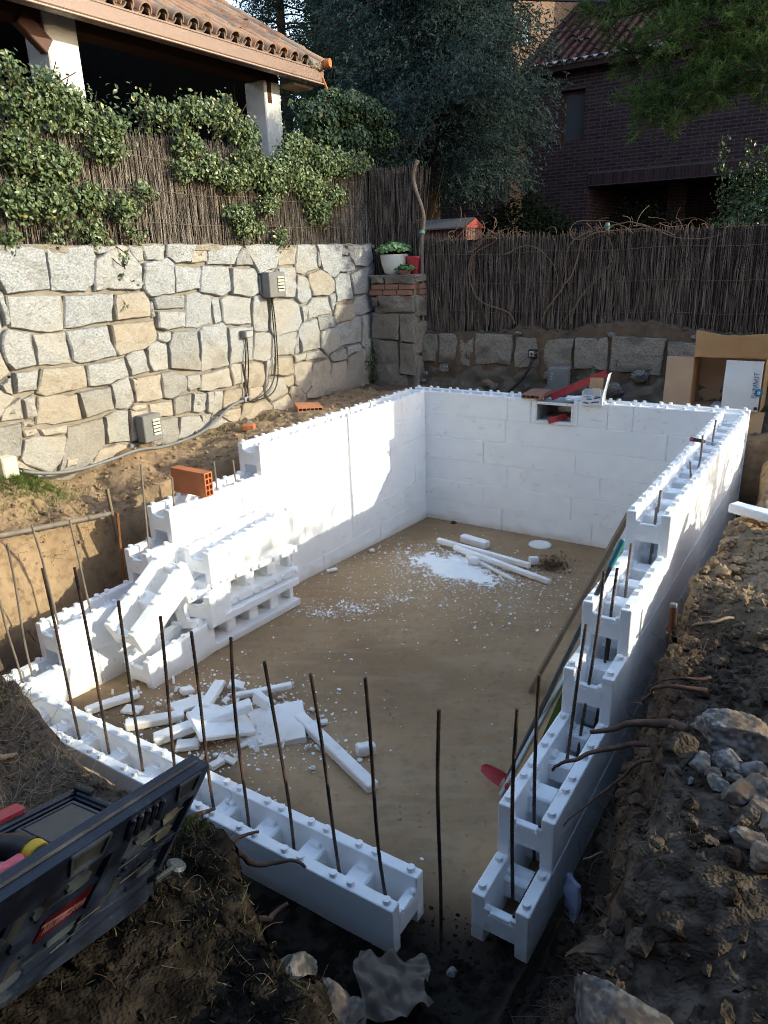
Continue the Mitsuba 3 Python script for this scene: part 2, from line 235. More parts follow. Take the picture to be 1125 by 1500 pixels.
IVY = [(-3.42,4.03,.19,.16),(-3.1,3.98,.24,.18),(-2.74,3.96,.19,.14),(-3.54,3.71,.19,.16),(-3.22,3.65,.23,.18),(-2.77,3.78,.16,.12),(-3.63,3.39,.15,.13),(-3.4,3.36,.18,.15),(-3.06,3.42,.16,.12),(-3.71,3.16,.07,.06),(-2.95,3.17,.12,.09),(-2.68,3.38,.13,.1),(-2.45,3.47,.11,.08),(-2.69,3.12,.07,.05),(-2.77,2.96,.05,.04),(-2.81,2.85,.04,.03),(-3.23,4.17,.14,.11),(-3.5,4.19,.09,.08),(-2.3,4.13,.1,.07),(-2.08,4.13,.14,.09),(-1.76,4.17,.17,.11),(-1.43,4.13,.21,.13),(-1.17,4.04,.22,.13),(-1.32,4.25,.09,.06),(-1.88,3.92,.19,.13),(-1.66,3.77,.21,.13),(-1.96,3.69,.13,.09),(-1.41,3.67,.18,.12),(-1.1,3.81,.27,.16),(-.81,3.71,.29,.17),(-.48,3.79,.31,.17),(-.15,3.68,.29,.16),(-.06,3.41,.23,.13),(.34,3.56,.21,.11),(.12,3.9,.3,.16),(-.34,4.03,.23,.13),(.51,3.93,.21,.11),(-1.26,3.38,.18,.11),(-1.41,3.31,.12,.08),(-1.19,3.22,.13,.08),(-.78,3.16,.1,.06),(-.9,3.45,.16,.1),(.79,3.95,.18,.09),(-3.23,3.19,.06,.05),(-2.76,2.57,.03,.03),(-3.39,3.14,.04,.03)]
SHRUB = [(.77,4.49,.34,.18),(1.19,4.66,.41,.21),(1.71,4.68,.45,.22),(2.17,4.41,.34,.16),(1.45,4.34,.42,.21),(.81,4.31,.29,.16),(2.11,4.65,.3,.14)]
RODS = [([.659,-5.087,.27],[.635,-5.087,1.458]),([.902,-5.087,.27],[.916,-5.087,1.52]),([1.174,-5.087,.27],[1.216,-5.087,1.411]),([1.432,-5.087,.27],[1.505,-5.087,1.401]),([1.69,-5.087,.27],[1.697,-5.087,1.376]),([1.912,-5.087,.27],[1.939,-5.087,1.412]),([2.181,-5.087,.27],[2.117,-5.087,1.349]),([2.448,-5.087,.27],[2.358,-5.087,1.366]),([2.691,-5.087,.27],[2.619,-5.087,1.428]),([2.926,-5.087,.27],[2.928,-5.087,1.395]),([3.12,-4.827,.4],[3.12,-4.842,1.32]),([3.12,-4.592,.4],[3.12,-4.628,1.346]),([3.12,-4.285,.4],[3.12,-4.042,1.29]),([3.12,-4.071,.4],[3.12,-3.807,1.463]),([3.12,-3.856,.4],[3.12,-3.564,1.383]),([3.12,-3.363,.4],[3.12,-3.314,1.427]),([3.12,-2.891,.4],[3.12,-2.702,1.547]),([3.12,-2.984,.4],[3.12,-2.771,1.462]),([3.12,-3.64,.4],[3.12,-3.607,.998]),([-.12,-4.861,.4],[-.12,-4.842,1.365]),([-.12,-4.584,.4],[-.12,-4.67,1.43]),([-.12,-4.346,.4],[-.12,-4.416,1.374]),([-.12,-3.93,.4],[-.12,-3.809,1.593]),([-.12,-3.597,.4],[-.12,-3.553,1.425]),([-.12,-3.139,.4],[-.12,-3.128,1.443]),([-.12,-2.93,.4],[-.12,-2.922,1.403]),([-.12,-4.935,.4],[-.12,-4.956,1.037])]
ROOTS_R = [[[3.6,-4.04,.962],[3.5,-4.452,1.148],[3.4,-4.491,1.117],[3.3,-4.509,1.07]],[[3.6,-4.372,1.089],[3.48,-4.481,1.067],[3.36,-4.613,1.061],[3.28,-4.693,1.049],[3.2,-4.62,.918]],[[3.6,-4.443,1.059],[3.5,-4.581,1.041],[3.42,-4.607,.924],[3.36,-4.705,.884],[3.3,-4.795,.83]],[[3.6,-4.22,1.253],[3.5,-4.26,1.202],[3.42,-4.127,1.057],[3.34,-4.014,.918]],[[3.6,-4.32,1.32],[3.5,-4.153,1.179],[3.42,-4.11,1.113]],[[3.55,-3.941,.149],[3.5,-4.295,.416],[3.45,-4.426,.493],[3.4,-4.596,.572],[3.36,-4.717,.627]],[[3.6,-3.44,.859],[3.5,-3.309,.841],[3.45,-3.341,.859],[3.4,-3.271,.876],[3.38,-3.36,.955]],[[3.6,-3.51,1.137],[3.5,-3.451,1.098],[3.42,-3.321,.987],[3.38,-3.566,1.075]],[[3.5,-4.631,.642],[3.45,-4.646,.578],[3.4,-4.637,.419]]]
ROOTS_N = [[[2.234,-5.5,.769],[2.243,-5.45,.711],[2.265,-5.38,.624],[2.299,-5.33,.605],[2.356,-5.3,.612],[2.394,-5.26,.568]],[[2.167,-5.5,.728],[2.146,-5.42,.692],[2.12,-5.32,.642],[2.145,-5.25,.623]],[[1.96,-5.45,.759],[1.934,-5.38,.714],[1.877,-5.25,.62]],[[2.394,-5.6,.616],[2.403,-5.5,.533],[2.352,-5.4,.442],[2.367,-5.35,.442]],[[1.188,-5.75,.961],[1.048,-5.6,.823],[1.037,-5.5,.778],[1.064,-5.42,.77]],[[1.214,-5.45,.71],[1.217,-5.38,.643],[1.24,-5.35,.592],[1.247,-5.3,.511]]]
VINES = [[[.583,1.22,2.133],[.364,1.22,2.301],[.16,1.22,2.379],[.006,1.22,2.652],[.004,1.22,2.882],[.091,1.22,3.007],[.236,1.22,3.097],[.326,1.22,3.239],[.283,1.22,3.292]],[[-.024,1.22,3.071],[-.043,1.22,3.221],[-.052,1.22,3.325]],[[.047,1.22,2.979],[.177,1.22,3.048],[.347,1.22,3.056],[.221,1.22,2.987],[.065,1.22,2.903],[.032,1.22,2.729],[.105,1.22,2.535]],[[.916,1.22,2.153],[1.027,1.22,2.379],[1.136,1.22,2.561],[1.141,1.22,2.777],[1.178,1.22,2.938],[1.3,1.22,3.051],[1.481,1.22,3.111],[1.659,1.22,3.136],[1.841,1.22,3.047]],[[1.136,1.22,2.561],[1.245,1.22,2.703],[1.273,1.22,2.879],[1.34,1.22,3.015],[1.52,1.22,3.075],[1.734,1.22,3.079],[1.976,1.22,3.081],[2.25,1.22,3.01]],[[1.236,1.22,2.157],[1.301,1.22,2.378],[1.442,1.22,2.557],[1.616,1.22,2.73],[1.64,1.22,2.901],[1.558,1.22,3.04]],[[.435,1.22,2.891],[.559,1.22,2.938],[.681,1.22,2.97],[.843,1.22,2.928],[.985,1.22,2.781],[1.054,1.22,2.635],[1.031,1.22,2.452]],[[1.34,1.22,3.015],[1.17,1.22,3.091],[1.219,1.22,3.158],[1.403,1.22,3.189],[1.621,1.22,3.164],[1.708,1.22,3.133]],[[.685,1.22,1.598],[.929,1.22,1.846],[1.086,1.22,1.966],[1.173,1.22,2.156],[1.303,1.22,2.342]],[[1.659,1.22,3.136],[1.903,1.22,3.137],[2.183,1.22,3.012],[2.448,1.22,2.969],[2.697,1.22,2.996]]]
# ---------------------------------------------------------------- ground (one sheet to the horizon, with the dug pit)
H, M, TH = 0.248, 0.2482, 0.243       # block course height, cavity spacing, block thickness
LP = 20*M
EDGE = np.array([(-.27, .32), (-.27, -2.2), (-.45, -2.5), (-.60, -3.0), (-.72, -3.6), (-.68, -4.1), (-.64, -4.6), (-.56, -5.0), (-.15, -5.31), (.5, -5.38), (1.0, -5.44), (1.6, -5.56), (2.05, -5.56),
                 (2.35, -5.63), (2.6, -5.78), (3.0, -5.97), (3.4, -5.98), (3.66, -5.72), (3.74, -5.3), (3.72, -4.9), (3.64, -4.4), (3.50, -3.8), (3.44, -3.2), (3.52, -2.6), (3.58, -1.8), (3.58, -.8), (3.5, .32)])
CTRL = np.array([(-1.3, -4.2, 1.45), (-1.3, -3, 1.40), (-1.3, -2, 1.38), (-1.3, 0, 1.36), (-1.3, .8, 1.36), (-.75, -3, 1.24), (-.75, -3.7, 1.12), (-.75, -4.2, 1.16), (-.7, -4.6, 1.22), (-.3, -1, 1.43), (-.3, -2, 1.42), (-.6, -2.3, 1.36), (-.3, .2, 1.42), (-.6, .8, 1.38),
                 (0, .8, 1.32), (1, .7, 1.26), (2, .7, 1.24), (3, .6, 1.24), (3.9, .6, 1.3), (3.7, -.5, 1.1), (3.7, -1.5, 1.15), (3.75, -2.5, 1.33), (3.6, -3.0, 1.18), (3.55, -3.6, 1.06), (3.6, -4.2, 1.10), (3.7, -4.6, 1.20), (4.3, -4, 1.36),
                 (4.3, -2.5, 1.4), (3.8, -5.1, 1.22), (3.75, -5.5, 1.05), (4.6, -6, 1.3), (4, -7, 1.24), (3.3, -6.1, .98), (2.8, -6.1, 1.0), (2.4, -5.72, 1.0), (2.3, -6.1, 1.06), (2.2, -6.5, 1.16), (1.8, -5.70, .80), (1.3, -5.6, .78), (.7, -5.58, .95), (.2, -5.6, 1.1),
                 (1, -6.5, 1.15), (-.4, -5.4, 1.2), (-1, -5, 1.36), (3, -6.8, 1.2), (3.6, -6.3, 1.06), (-1.5, -6, 1.45), (5, -1, 1.4), (5, -7.5, 1.3), (0, -7.5, 1.35), (-.75, -2.7, 1.28)])
def zout(x, y):
    w = 0; z = 0
    for cx, cy, cz in CTRL:
        k = 1/((x-cx)**2+(y-cy)**2+.012)**1.6; w = w+k; z = z+k*cz
    return z/w
def sdist(x, y):
    p = np.stack([x, y], -1); d = np.full(x.shape, 1e9); ins = np.zeros(x.shape, bool); n = len(EDGE)
    for i in range(n):
        a, b = EDGE[i], EDGE[(i+1) % n]; ab = b-a
        t = np.clip(((p-a)@ab)/(ab@ab), 0, 1); d = np.minimum(d, np.linalg.norm(p-a-t[..., None]*ab, axis=-1))
        c = (a[1] > y) != (b[1] > y); xc = (b[0]-a[0])*(y-a[1])/(b[1]-a[1]+1e-12)+a[0]; ins ^= c & (x < xc)
    return np.where(ins, d, -d)
def zfloor(y): return np.clip(-.0525*y, 0, .262)
def ground_z(x, y):
    x, y = np.asarray(x, float), np.asarray(y, float)
    d = sdist(x, y)+(meshkit.fbm(np.stack([x*3, y*3, x*0], -1), 3, 5)-.5)*.10*np.where((y > -2.4) & (x < 1), .3, 1)
    w = np.where(x < 0, .24, np.where(y < -5.2, .10, .19)); w = np.where(x > 2.9, .19+.20*np.clip((-3.6-y)/.9, 0, 1)*np.clip((6.1+y)/.4, .2, 1), w)
    t = np.clip(d/w, 0, 1); t = t*t*(3-2*t)
    zi = zfloor(y); zi = np.where(x > 3.25, zi-.06, zi)
    z = zout(x, y)*(1-t)+zi*t
    hp = np.exp(-(((x-2.0)/.8)**2+((y-1.2)/.25)**2))*.22+np.exp(-(((x-.75)/.25)**2+((y-1.2)/.2)**2))*.12
    z = np.where(y > 1.0, 2.01+hp, z); z = np.where((x < -1.42) & (y < 1.1), 2.96, z); z = np.where(y > 3.0, 1.6, z)
    return z
gx = np.unique(np.r_[-400, -150, -60, -25, -10, -5, -2.6, -1.9, np.arange(-1.55, -.2, .03), np.arange(-.2, 3.2, .026), np.arange(3.2, 4.3, .016), np.arange(4.3, 5.2, .05), 5.6, 6.5, 9, 15, 30, 70, 160, 400].round(4))
gy = np.unique(np.r_[-400, -150, -60, -25, -14, -10, -8.5, np.arange(-7.8, -6.6, .05), np.arange(-6.6, -4.9, .017), np.arange(-4.9, 1.6, .03), 1.62, 1.75, 2.0, 2.9, 3.02, 4, 7, 14, 30, 70, 160, 400].round(4))
X, Y = np.meshgrid(gx, gy, indexing='ij'); Z = ground_z(X, Y); D = sdist(X, Y)
P = np.stack([X, Y, Z], -1).reshape(-1, 3)
core = ((X > -1.5) & (X < 5) & (Y > -7.6) & (Y < 1.5)).reshape(-1)
inner = ((X > .02) & (X < 2.98) & (Y > -4.95) & (Y < -.02)).reshape(-1) | ((D > .24) & (Y < -5.2) ).reshape(-1)
nz = np.stack([meshkit.fbm(P*[4, 4, 4]+s, 3, 11+s)-.5 for s in (0, 40, 80)], -1)
n2 = np.stack([meshkit.fbm(P*15+s, 3, 21+s)-.5 for s in (0, 40, 80)], -1)
n3 = (meshkit.fbm(P*44, 2, 33)-.5)
wall_strip = ((X > -.3) & (X < 3.3) & (Y > -5.25) & (Y < .3)).reshape(-1) & ~inner
amp = np.where(inner, 0, np.where(wall_strip, .0, 1.0))*core
flat = np.where(inner, 1.0, 0)*core
P = P+nz*amp[:, None]*[.14, .14, .13]+n2*amp[:, None]*[.05, .05, .055]
P[:, 2] += n3*(amp*.035+flat*.008)+flat*(meshkit.fbm(P*[1.5, 1.5, 1], 3, 9)-.5)*.03
rut = np.exp(-((P[:, 0]-(2.35+.25*(P[:, 1]+4.4)))/.16)**2)*np.exp(-((P[:, 1]+4.55)/.3)**2)*flat
P[:, 2] += rut*(meshkit.fbm(P*[30, 30, 1], 2, 71)-.45)*.05
nx_, ny_ = len(gx), len(gy)
i, j = np.meshgrid(np.arange(nx_-1), np.arange(ny_-1), indexing='ij')
a, b, c, d = i*ny_+j, (i+1)*ny_+j, (i+1)*ny_+j+1, i*ny_+j+1
F = np.vstack([np.stack([a, b, c], -1).reshape(-1, 3), np.stack([a, c, d], -1).reshape(-1, 3)])
cen = P[F].mean(1); infl = (cen[:, 0] > -.1) & (cen[:, 0] < 3.1) & (cen[:, 1] > -5.08) & (cen[:, 1] < .1)
GROUND = TM(P, F[~infl]); GROUND.remove_unreferenced_vertices()
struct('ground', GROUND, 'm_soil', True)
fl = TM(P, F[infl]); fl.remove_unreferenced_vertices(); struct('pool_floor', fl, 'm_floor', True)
from scipy.spatial import cKDTree
_gt = cKDTree(P[core][:, :2]); _gz = P[core][:, 2]
def gz(x, y):
    dd, ii = _gt.query(np.stack(np.broadcast_arrays(np.asarray(x, float), np.asarray(y, float)), -1), k=3); return _gz[ii].mean(-1)

# ---------------------------------------------------------------- polystyrene block walls
NUB = m3.Manifold.cylinder(.024, .0185, .0165, 10)
def block(L, th=TH, cut=None, nubs=True, seed=0, webs=None):
    p, c = .056, .004; mc = m3.Manifold
    g = .0012
    def cbox(x0, x1, y0, y1, z0, z1, c=c):
        q = bb(x0, x1, y0, y1, z0, z1, c); return mc(m3.Mesh(vert_properties=np.asarray(q.vertices, np.float32), tri_verts=np.asarray(q.faces, np.uint32)))
    r = np.random.default_rng(seed)
    parts = [cbox(g, L-g-r.uniform(0, .003), 0, p, 0, H-.0006), cbox(g+r.uniform(0, .003), L-g, th-p, th, 0, H-.0006)]
    k = max(1, round(L/M)); xs = [L*i/k for i in range(k+1)]
    for i, x in enumerate(xs):
        x0, x1 = max(x-.052, g), min(x+.052, L-g)
        x0 = x0 if i else g; x1 = x1 if i < k else L-g
        parts.append(cbox(x0, x1, p-.01, th-p+.01, .072, .172, .008))
        xa, xb = max(x-.03, g), min(x+.03, L-g)
        parts.append(cbox(xa, xb, p-.01, p+.022, .16, .196, .006)); parts.append(cbox(xa, xb, th-p-.022, th-p+.01, .16, .196, .006))
        if i in (0, k): parts.append(cbox(x0+(.04 if i else 0), x1-(0 if i else .04), p+.025, th-p-.025, .165, .182, .004))
        if nubs:
            for s in (-1, 1):
                nx = x+s*.043
                if .01 < nx < L-.01:
                    for yy in (p*.5, th-p*.5): parts.append(NUB.translate((nx, yy, H-.004)))
        if i < k:   # hollows in the inside of the panels
            pass
    m = mc.batch_boolean(parts, m3.OpType.Add)
    if cut is not None: m = m-cut
    return mt(m)
_bc = {}
def block_d(L, seed):
    key = (round(L, 4), seed % 3)
    if key not in _bc: _bc[key] = mikit.ply(block(L, seed=seed % 3), EPS)
    return _bc[key]
def course(parent, o, x, start, end, seams, z, idx):
    cuts = [start]+[s for s in seams if start+.12 < s < end-.12]+[end]
    for k in range(len(cuts)-1):
        L = cuts[k+1]-cuts[k]; jit = np.random.default_rng(idx*37+k).uniform(-.0018, .0018)
        org = np.asarray(o, float)+np.asarray(x)*cuts[k]; org[2] = z
        y = np.cross([0, 0, 1], x); org = org+y*jit
        part(parent, 'block', block_d(L, idx+k), EPS, to=frame(org, x))
wl = thing('block_wall', 'stepped left wall of white polystyrene blocks, sunlit on its inner face', 'wall')
wf = thing('block_wall', 'tall far wall of white polystyrene blocks, in shade, with a square opening near its top', 'wall')
wr = thing('block_wall', 'right wall of white polystyrene blocks descending in steps toward the camera', 'wall')
wn = thing('block_wall', 'low near wall of hollow white polystyrene blocks, one course high, planted with rods', 'wall')
endL = [19.6, 20, 19, 16, 15, 11]; endR = [18.5, 20, 19, 16, 15, 12]
for k in range(6):
    off = [0, 2, 1, 3, 0, 2][k]; e = endL[k]
    seams = [M*s for s in np.arange(off if off else 4, e, 4)]
    course(wl, (-TH, 0, 0), (0, -1, 0), 0, e*M, seams, k*H, k)
    e = endR[k]; off = [1, 3, 0, 2, 3, 0][k]
    seams = [M*s for s in np.arange(off if off else 4, e, 4)]
    course(wr, (3.0, 0, 0), (0, -1, 0), 0, e*M, seams, k*H, 20+k)
FS = [[.95, 1.95, 2.95], [1.72, .72, 2.72], [1.0, 2.0], [.72, 1.74, 2.74], [.97, 2.6], [.985, 1.245, 1.735, 2.03, 2.27]]
for k in range(6):
    if k == 5:
        cuts = [-TH]+FS[5]+[3+TH]
        for q in range(len(cuts)-1):
            L = cuts[q+1]-cuts[q]
            if q == 2:
                cut = m3.Manifold.cube((.40, .6, .26)).translate((.045, -.1, .032))
                part(wf, 'block', block(L, cut=cut, seed=5), EPS, to=frame((cuts[q], 0, 5*H), (1, 0, 0)))
            else: part(wf, 'block', block_d(L, q), EPS, to=frame((cuts[q], 0, 5*H), (1, 0, 0)))
    else: course(wf, (0, 0, 0), (1, 0, 0), -TH, 3+TH, sorted(FS[k]), k*H, 40+k)
course(wn, (0, -LP-TH, 0), (1, 0, 0), -TH, 2.78, [.672, 1.74], H, 60)

# skimmer opening in the far wall
sk = thing('skimmer', 'white plastic skimmer box framed into the top of the far white wall', 'skimmer')
x0, x1, z0, z1 = 1.285, 1.695, 1.245, 1.468
def ringmesh(x0, x1, z0, z1, w, y0, y1):
    return cat_([bb(x0, x1, y0, y1, z0, z0+w, .002), bb(x0, x1, y0, y1, z1-w, z1, .002), bb(x0, x0+w, y0+.0005, y1-.0005, z0+w, z1-w, .002), bb(x1-w, x1, y0+.0005, y1-.0005, z0+w, z1-w, .002)])
part(sk, 'flange', ringmesh(x0, x1, z0, z1, .026, -.012, .0), WHITE)
part(sk, 'shell', cat_([bb(x0+.02, x0+.026, 0, .42, z0+.02, z1-.02), bb(x1-.026, x1-.02, 0, .42, z0+.02, z1-.02), bb(x0+.0265, x1-.0265, 0, .42, z0+.02, z0+.026), bb(x0+.0265, x1-.0265, 0, .42, z1-.026, z1-.02), bb(x0+.0265, x1-.0265, .415, .42, z0+.0265, z1-.0265)]), GREYL)
part(sk, 'inner_frame', cat_([ringmesh(x0+.14, x1-.05, z0+.075, z1-.03, .012, .30, .31), bb(x0+.152, x1-.062, .311, .33, z0+.087, z1-.042)]), WHITE)
sc = [lathe([(0, 0), (.0035, 0), (.0035, .003), (0, .004)], 8)]
scr = []
for i in range(9):
    for zz_ in (z0+.012, z1-.012): scr.append(xf(sc[0], trimesh.transformations.translation_matrix((x0+.02+i*(x1-x0-.04)/8, -.012, zz_))@rot([1, 0, 0], 90)))
for i in range(1, 5):
    for xx_ in (x0+.012, x1-.012): scr.append(xf(sc[0], trimesh.transformations.translation_matrix((xx_, -.012, z0+.012+i*(z1-z0-.024)/5))@rot([1, 0, 0], 90)))
part(sk, 'screw', cat_(scr), GREYP, kind='stuff')
def level(name, o, x, L, h, d, label, mtl, cat='spirit level'):
    t = thing(name, label, cat); M_ = frame(o, x)
    part(t, 'beam', xf(cat_([bb(0, L, 0, d, 0, .012, .002), bb(0, L, 0, d, h-.012, h, .002), bb(.001, L-.001, d*.3, d*.7, .011, h-.011)]), M_), mtl)
    part(t, 'vial', xf(cat_([bb(L*.45, L*.55, d*.2, d*.8, h*.3, h*.75, .003)]), M_), REDD)
    part(t, 'end_cap', xf(bb(-.008, .004, -.002, d+.002, -.002, h+.002, .003), M_), REDD); return t
level('spirit_level', (1.455, .07, 1.478), (.62, .62, .29), .62, .075, .026, 'long dark red spirit level leaning up behind the far white wall', REDD)
level('spirit_level', (1.475, -.05, 1.262), (.72, .9, .14), .20, .06, .03, 'short red spirit level poking out of the square opening in the far wall', RED)

# horizontal bars in the right wall and upright rods
def rodmesh(a, b, r, seed, bend=.012):
    a, b = np.asarray(a, float), np.asarray(b, float); q = np.linspace(0, 1, 12)[:, None]; R = np.random.default_rng(seed)
    off = (np.sin(q*np.pi)*R.normal(size=3)*bend*.6+np.sin(q*2*np.pi)*R.normal(size=3)*bend*.3)
    return tube(a+(b-a)*q+off, r, 7)
cnt = {}
def rod(a, b, r, label, mtl=RODM, group=None, seed=0):
    return single('rebar', rodmesh(a, b, r, seed), mtl, label, 'rebar', smooth=50, group=group)
near_l = RODS[:10]; right_l = RODS[10:19]; left_l = RODS[19:]
for i, (a, b) in enumerate(near_l):
    w = ORD[i] if i else 'leftmost'
    rod(a, b, .0075, ('thin dark rod standing free in the gap between near and right walls' if i == 9 else f'{w} upright dark rod, counting from the left, in the low near wall'), group='rods in the near wall', seed=i)
for i, (a, b) in enumerate(right_l):
    rod(a, b, .0078 if i != 8 else .009, ['dark upright rod nearest the camera in the right wall', 'second dark upright rod from the camera in the right wall', 'pale tipped rod leaning away in the lower steps of the right wall', 'long leaning rod beside the broom pole in the right wall', 'leaning rod in the middle of the right wall', 'upright brown rod in the fourth step of the right wall', 'tall rod at the top step of the right wall', 'shorter rod tied beside the tall rod at the top step of the right wall', 'short rod stub inside the hollow of the right wall'][i], RODM if i < 5 or i == 8 else RODG, 'rods in the right wall', 40+i)
for i, (a, b) in enumerate(left_l):
    rod(a, b, .007, ['bent rod at the lowest step of the left wall, by the earth bank', 'tall rod in the second step of the left wall', 'tall hooked rod in the second step of the left wall, in front of the bank', 'thin rod with a hooked top at the third step of the left wall', 'rod rising just left of the upright hollow brick', 'left one of two short rods right of the upright brick', 'right one of two short rods right of the upright brick', 'pale rod at the left edge by the earth bank'][i], RODG, 'rods in the left wall', 60+i)
def lrod(pts, r, label, mtl=RODM): return single('rebar', tube(spline(pts, 20), r, 7), mtl, label, 'rebar', smooth=50)
lrod([(3.175, -4.95, .452), (3.17, -4.4, .446), (3.175, -3.9, .45)], .0075, 'dark rod lying lengthwise in the lowest step of the right wall')
lrod([(3.178, -4.71, .702), (3.175, -4.3, .698), (3.175, -3.75, .70)], .0075, 'dark rod lying lengthwise in the second step of the right wall')
for yy, zt, e, lab in ((-.95, 1.62, .0, 'short rod stub at the far end of the right wall'), (-1.75, 1.66, .03, 'short leaning rod in the far half of the right wall'), (-2.05, 1.55, .02, 'very thin rod beside the outer edge of the right wall')):
    single('rebar', rodmesh((3.13 if yy > -2 else 3.225, yy, 1.1), (3.13+e, yy+e*2, zt), .007, int(-yy*10)), RODG, lab, 'rebar', smooth=50, group='rods in the right wall')
for xx_, yy, zt, lab in ((-.12, -1.28, 1.56, 'small rod tip above the left wall near the flat brick'), (-.12, -.92, 1.55, 'second small rod tip above the left wall')):
    single('rebar', rodmesh((xx_, yy, 1.1), (xx_, yy, zt), .006, 3), RODG, lab, 'rebar', smooth=50)
single('rebar', rodmesh((-.32, -3.96, .55), (-.32, -3.915, 1.235), .011, 88, .006), RODR, 'thick rusty orange rod behind the third step of the left wall', 'rebar', smooth=50)

# loose blocks stacked inside the left wall
def M4(o, x, z=(0, 0, 1)): return frame(o, x, z)
lb = lambda label: thing('loose_block', label, 'polystyrene block')
k = lb('block lying on its side at the foot of the left wall, hollows facing out')
part(k, 'body', block(.99, seed=1), EPS, to=M4((.325, -2.745, .150), (0, -1, .05), (-1, 0, -.03)))
k = lb('block on its side with square holes, second from the bottom of the left stack')
part(k, 'body', block(1.0, seed=2), EPS, to=M4((.012, -3.68, .445), (.03, 1, -.05), (1, 0, .06)))
k = lb('block laid flat as a thin spacer between the two upper blocks of the stack'); 
part(k, 'body', rough(bb(.03, .23, -3.50, -2.75, .665, .742, .008).subdivide().subdivide(), .004, 9, 3), EPS)
k = lb('upright block on top of the stack against the left wall, its grooved top showing')
part(k, 'body', block(.98, seed=0), EPS, to=M4((.02, -2.70, .745), (.03, -1, -.04), (.03, 0, 1)))
k = lb('block standing upright on the pool floor by the left wall, its end facing the camera')
part(k, 'body', block(.62, seed=1), EPS, to=M4((.085, -3.73, .205), (.03, -1, -.045), (0, 0, 1)))
k = lb('tilted block leaning over the upright block, showing its slotted end')
part(k, 'body', block(.62, seed=2), EPS, to=M4((-.02, -3.80, .80), (.05, -.80, -.46), (.30, -.42, .85)))
k = lb('short broken block piece with a U shaped notch beside the stack')
part(k, 'body', block(.25, seed=0), EPS, to=M4((.0, -3.62, .60), (.0, -1, .1), (1, 0, .25)))
k = lb('square cut block piece wedged behind the upright block')
part(k, 'body', block(.30, seed=1), EPS, to=M4((.05, -3.56, .415), (.3, -1, 0.0), (0, 0, 1)))

# polystyrene offcuts on the pool floor
def fz(x, y): return float(zfloor(np.array(y)))
def chunk(sx, sy, sz, seed, sub=2, amp=.006):
    m = bx(sx, sy, sz, min(sx, sy, sz)*.15)
    for _ in range(sub): m = m.subdivide()
    return rough(m, amp, 22, seed)
def offcut(x, y, ang, sx, sy, sz, label, dz=0.0, tilt=0.0, seed=0, roll=0.0, group=None, amp=.006):
    Mx = trimesh.transformations.translation_matrix((x, y, fz(x, y)+sz/2+.008+dz+abs(math.sin(math.radians(tilt)))*sx*.5))@rot([0, 0, 1], ang)@rot([0, 1, 0], tilt)@rot([1, 0, 0], roll)
    return single('polystyrene_offcut', xf(chunk(sx, sy, sz, seed, amp=amp), Mx), EPS, label, 'polystyrene offcut', smooth=40, group=group)
offcut(0.92, -0.62, -12, 0.34, 0.085, 0.0828, 'box shaped white offcut behind the long strips near the far wall', seed=1)
offcut(1.13, -0.9, -9, 1.1, 0.0467, 0.054, 'longest white strip lying across the crumbs near the far wall', dz=.02, seed=2)
offcut(1.4, -1.08, -14, 1.15, 0.0467, 0.0504, 'white strip in front of the longest one, pointing to the right', dz=.0, tilt=1.5, seed=3)
offcut(1.34, -1.16, -26, 0.72, 0.034, 0.0252, 'thin white splinter under the strips near the far wall', seed=4)
offcut(1.15, -1.12, 10, 0.1, 0.0595, 0.072, 'small white cube in front of the strips', seed=5)
offcut(1.65, -0.84, 25, 0.09, 0.0425, 0.0864, 'small upright white offcut beside the brown pile', seed=6)
offcut(1.8, -4.28, -22, 0.8, 0.0723, 0.054, 'long white beam lying alone on the brown floor', seed=7, amp=.008)
offcut(1.96, -4.19, 55, 0.11, 0.0595, 0.0648, 'small white lump behind the long lone beam', seed=8, tilt=8)
offcut(1.47, -4.17, 42, 0.328, 0.04, 0.0216, 'thin flat strip beside the end of the long lone beam', seed=9)
offcut(0.3, -4.62, 66, 0.328, 0.06, 0.0432, 'white strip lying along the foot of the left wall', seed=10)
offcut(0.7, -4.62, 48, 0.344, 0.072, 0.054, 'rounded white strip at the left of the rubble, behind the near wall', seed=11)
offcut(0.46, -4.6, 20, 0.123, 0.08, 0.0216, 'flat white flake at the left end of the rubble', seed=12)
offcut(1.02, -4.52, 52, 0.59, 0.084, 0.054, 'long beam with round dimples leaning through the rubble heap', dz=.0, tilt=-9, seed=13)
offcut(0.8, -4.24, 118, 0.361, 0.072, 0.0432, 'curved white piece at the back of the rubble heap', seed=14, tilt=6)
offcut(1.05, -4.03, 38, 0.377, 0.048, 0.036, 'white strip pointing away at the back right of the rubble heap', seed=15, tilt=-8)
offcut(0.74, -4.38, 80, 0.246, 0.128, 0.0216, 'flat white plate at the left of the rubble heap', seed=16, tilt=10)
offcut(0.96, -4.4, 15, 0.246, 0.16, 0.018, 'broken thin plate in the middle of the rubble heap', dz=.02, seed=17, tilt=7)
offcut(0.84, -4.06, 30, 0.0984, 0.08, 0.036, 'pointed white lump behind the rubble heap', seed=18, tilt=20)
offcut(0.6, -4.27, 70, 0.082, 0.064, 0.036, 'small white lump left of the curved piece', seed=19, tilt=12)
offcut(1.16, -4.16, -5, 0.131, 0.048, 0.0864, 'upright white offcut behind the big curved slab', dz=.02, seed=20, tilt=10)
offcut(1.05, -4.68, 40, 0.131, 0.08, 0.036, 'white lump against the inside of the near wall', seed=21)
offcut(1.32, -4.72, 80, 0.082, 0.048, 0.036, 'small white chip under the tip of the tool box', seed=22)
offcut(1.36, -4.66, 20, 0.0656, 0.04, 0.0144, 'curled white flake beside the small chip', seed=23, tilt=25)
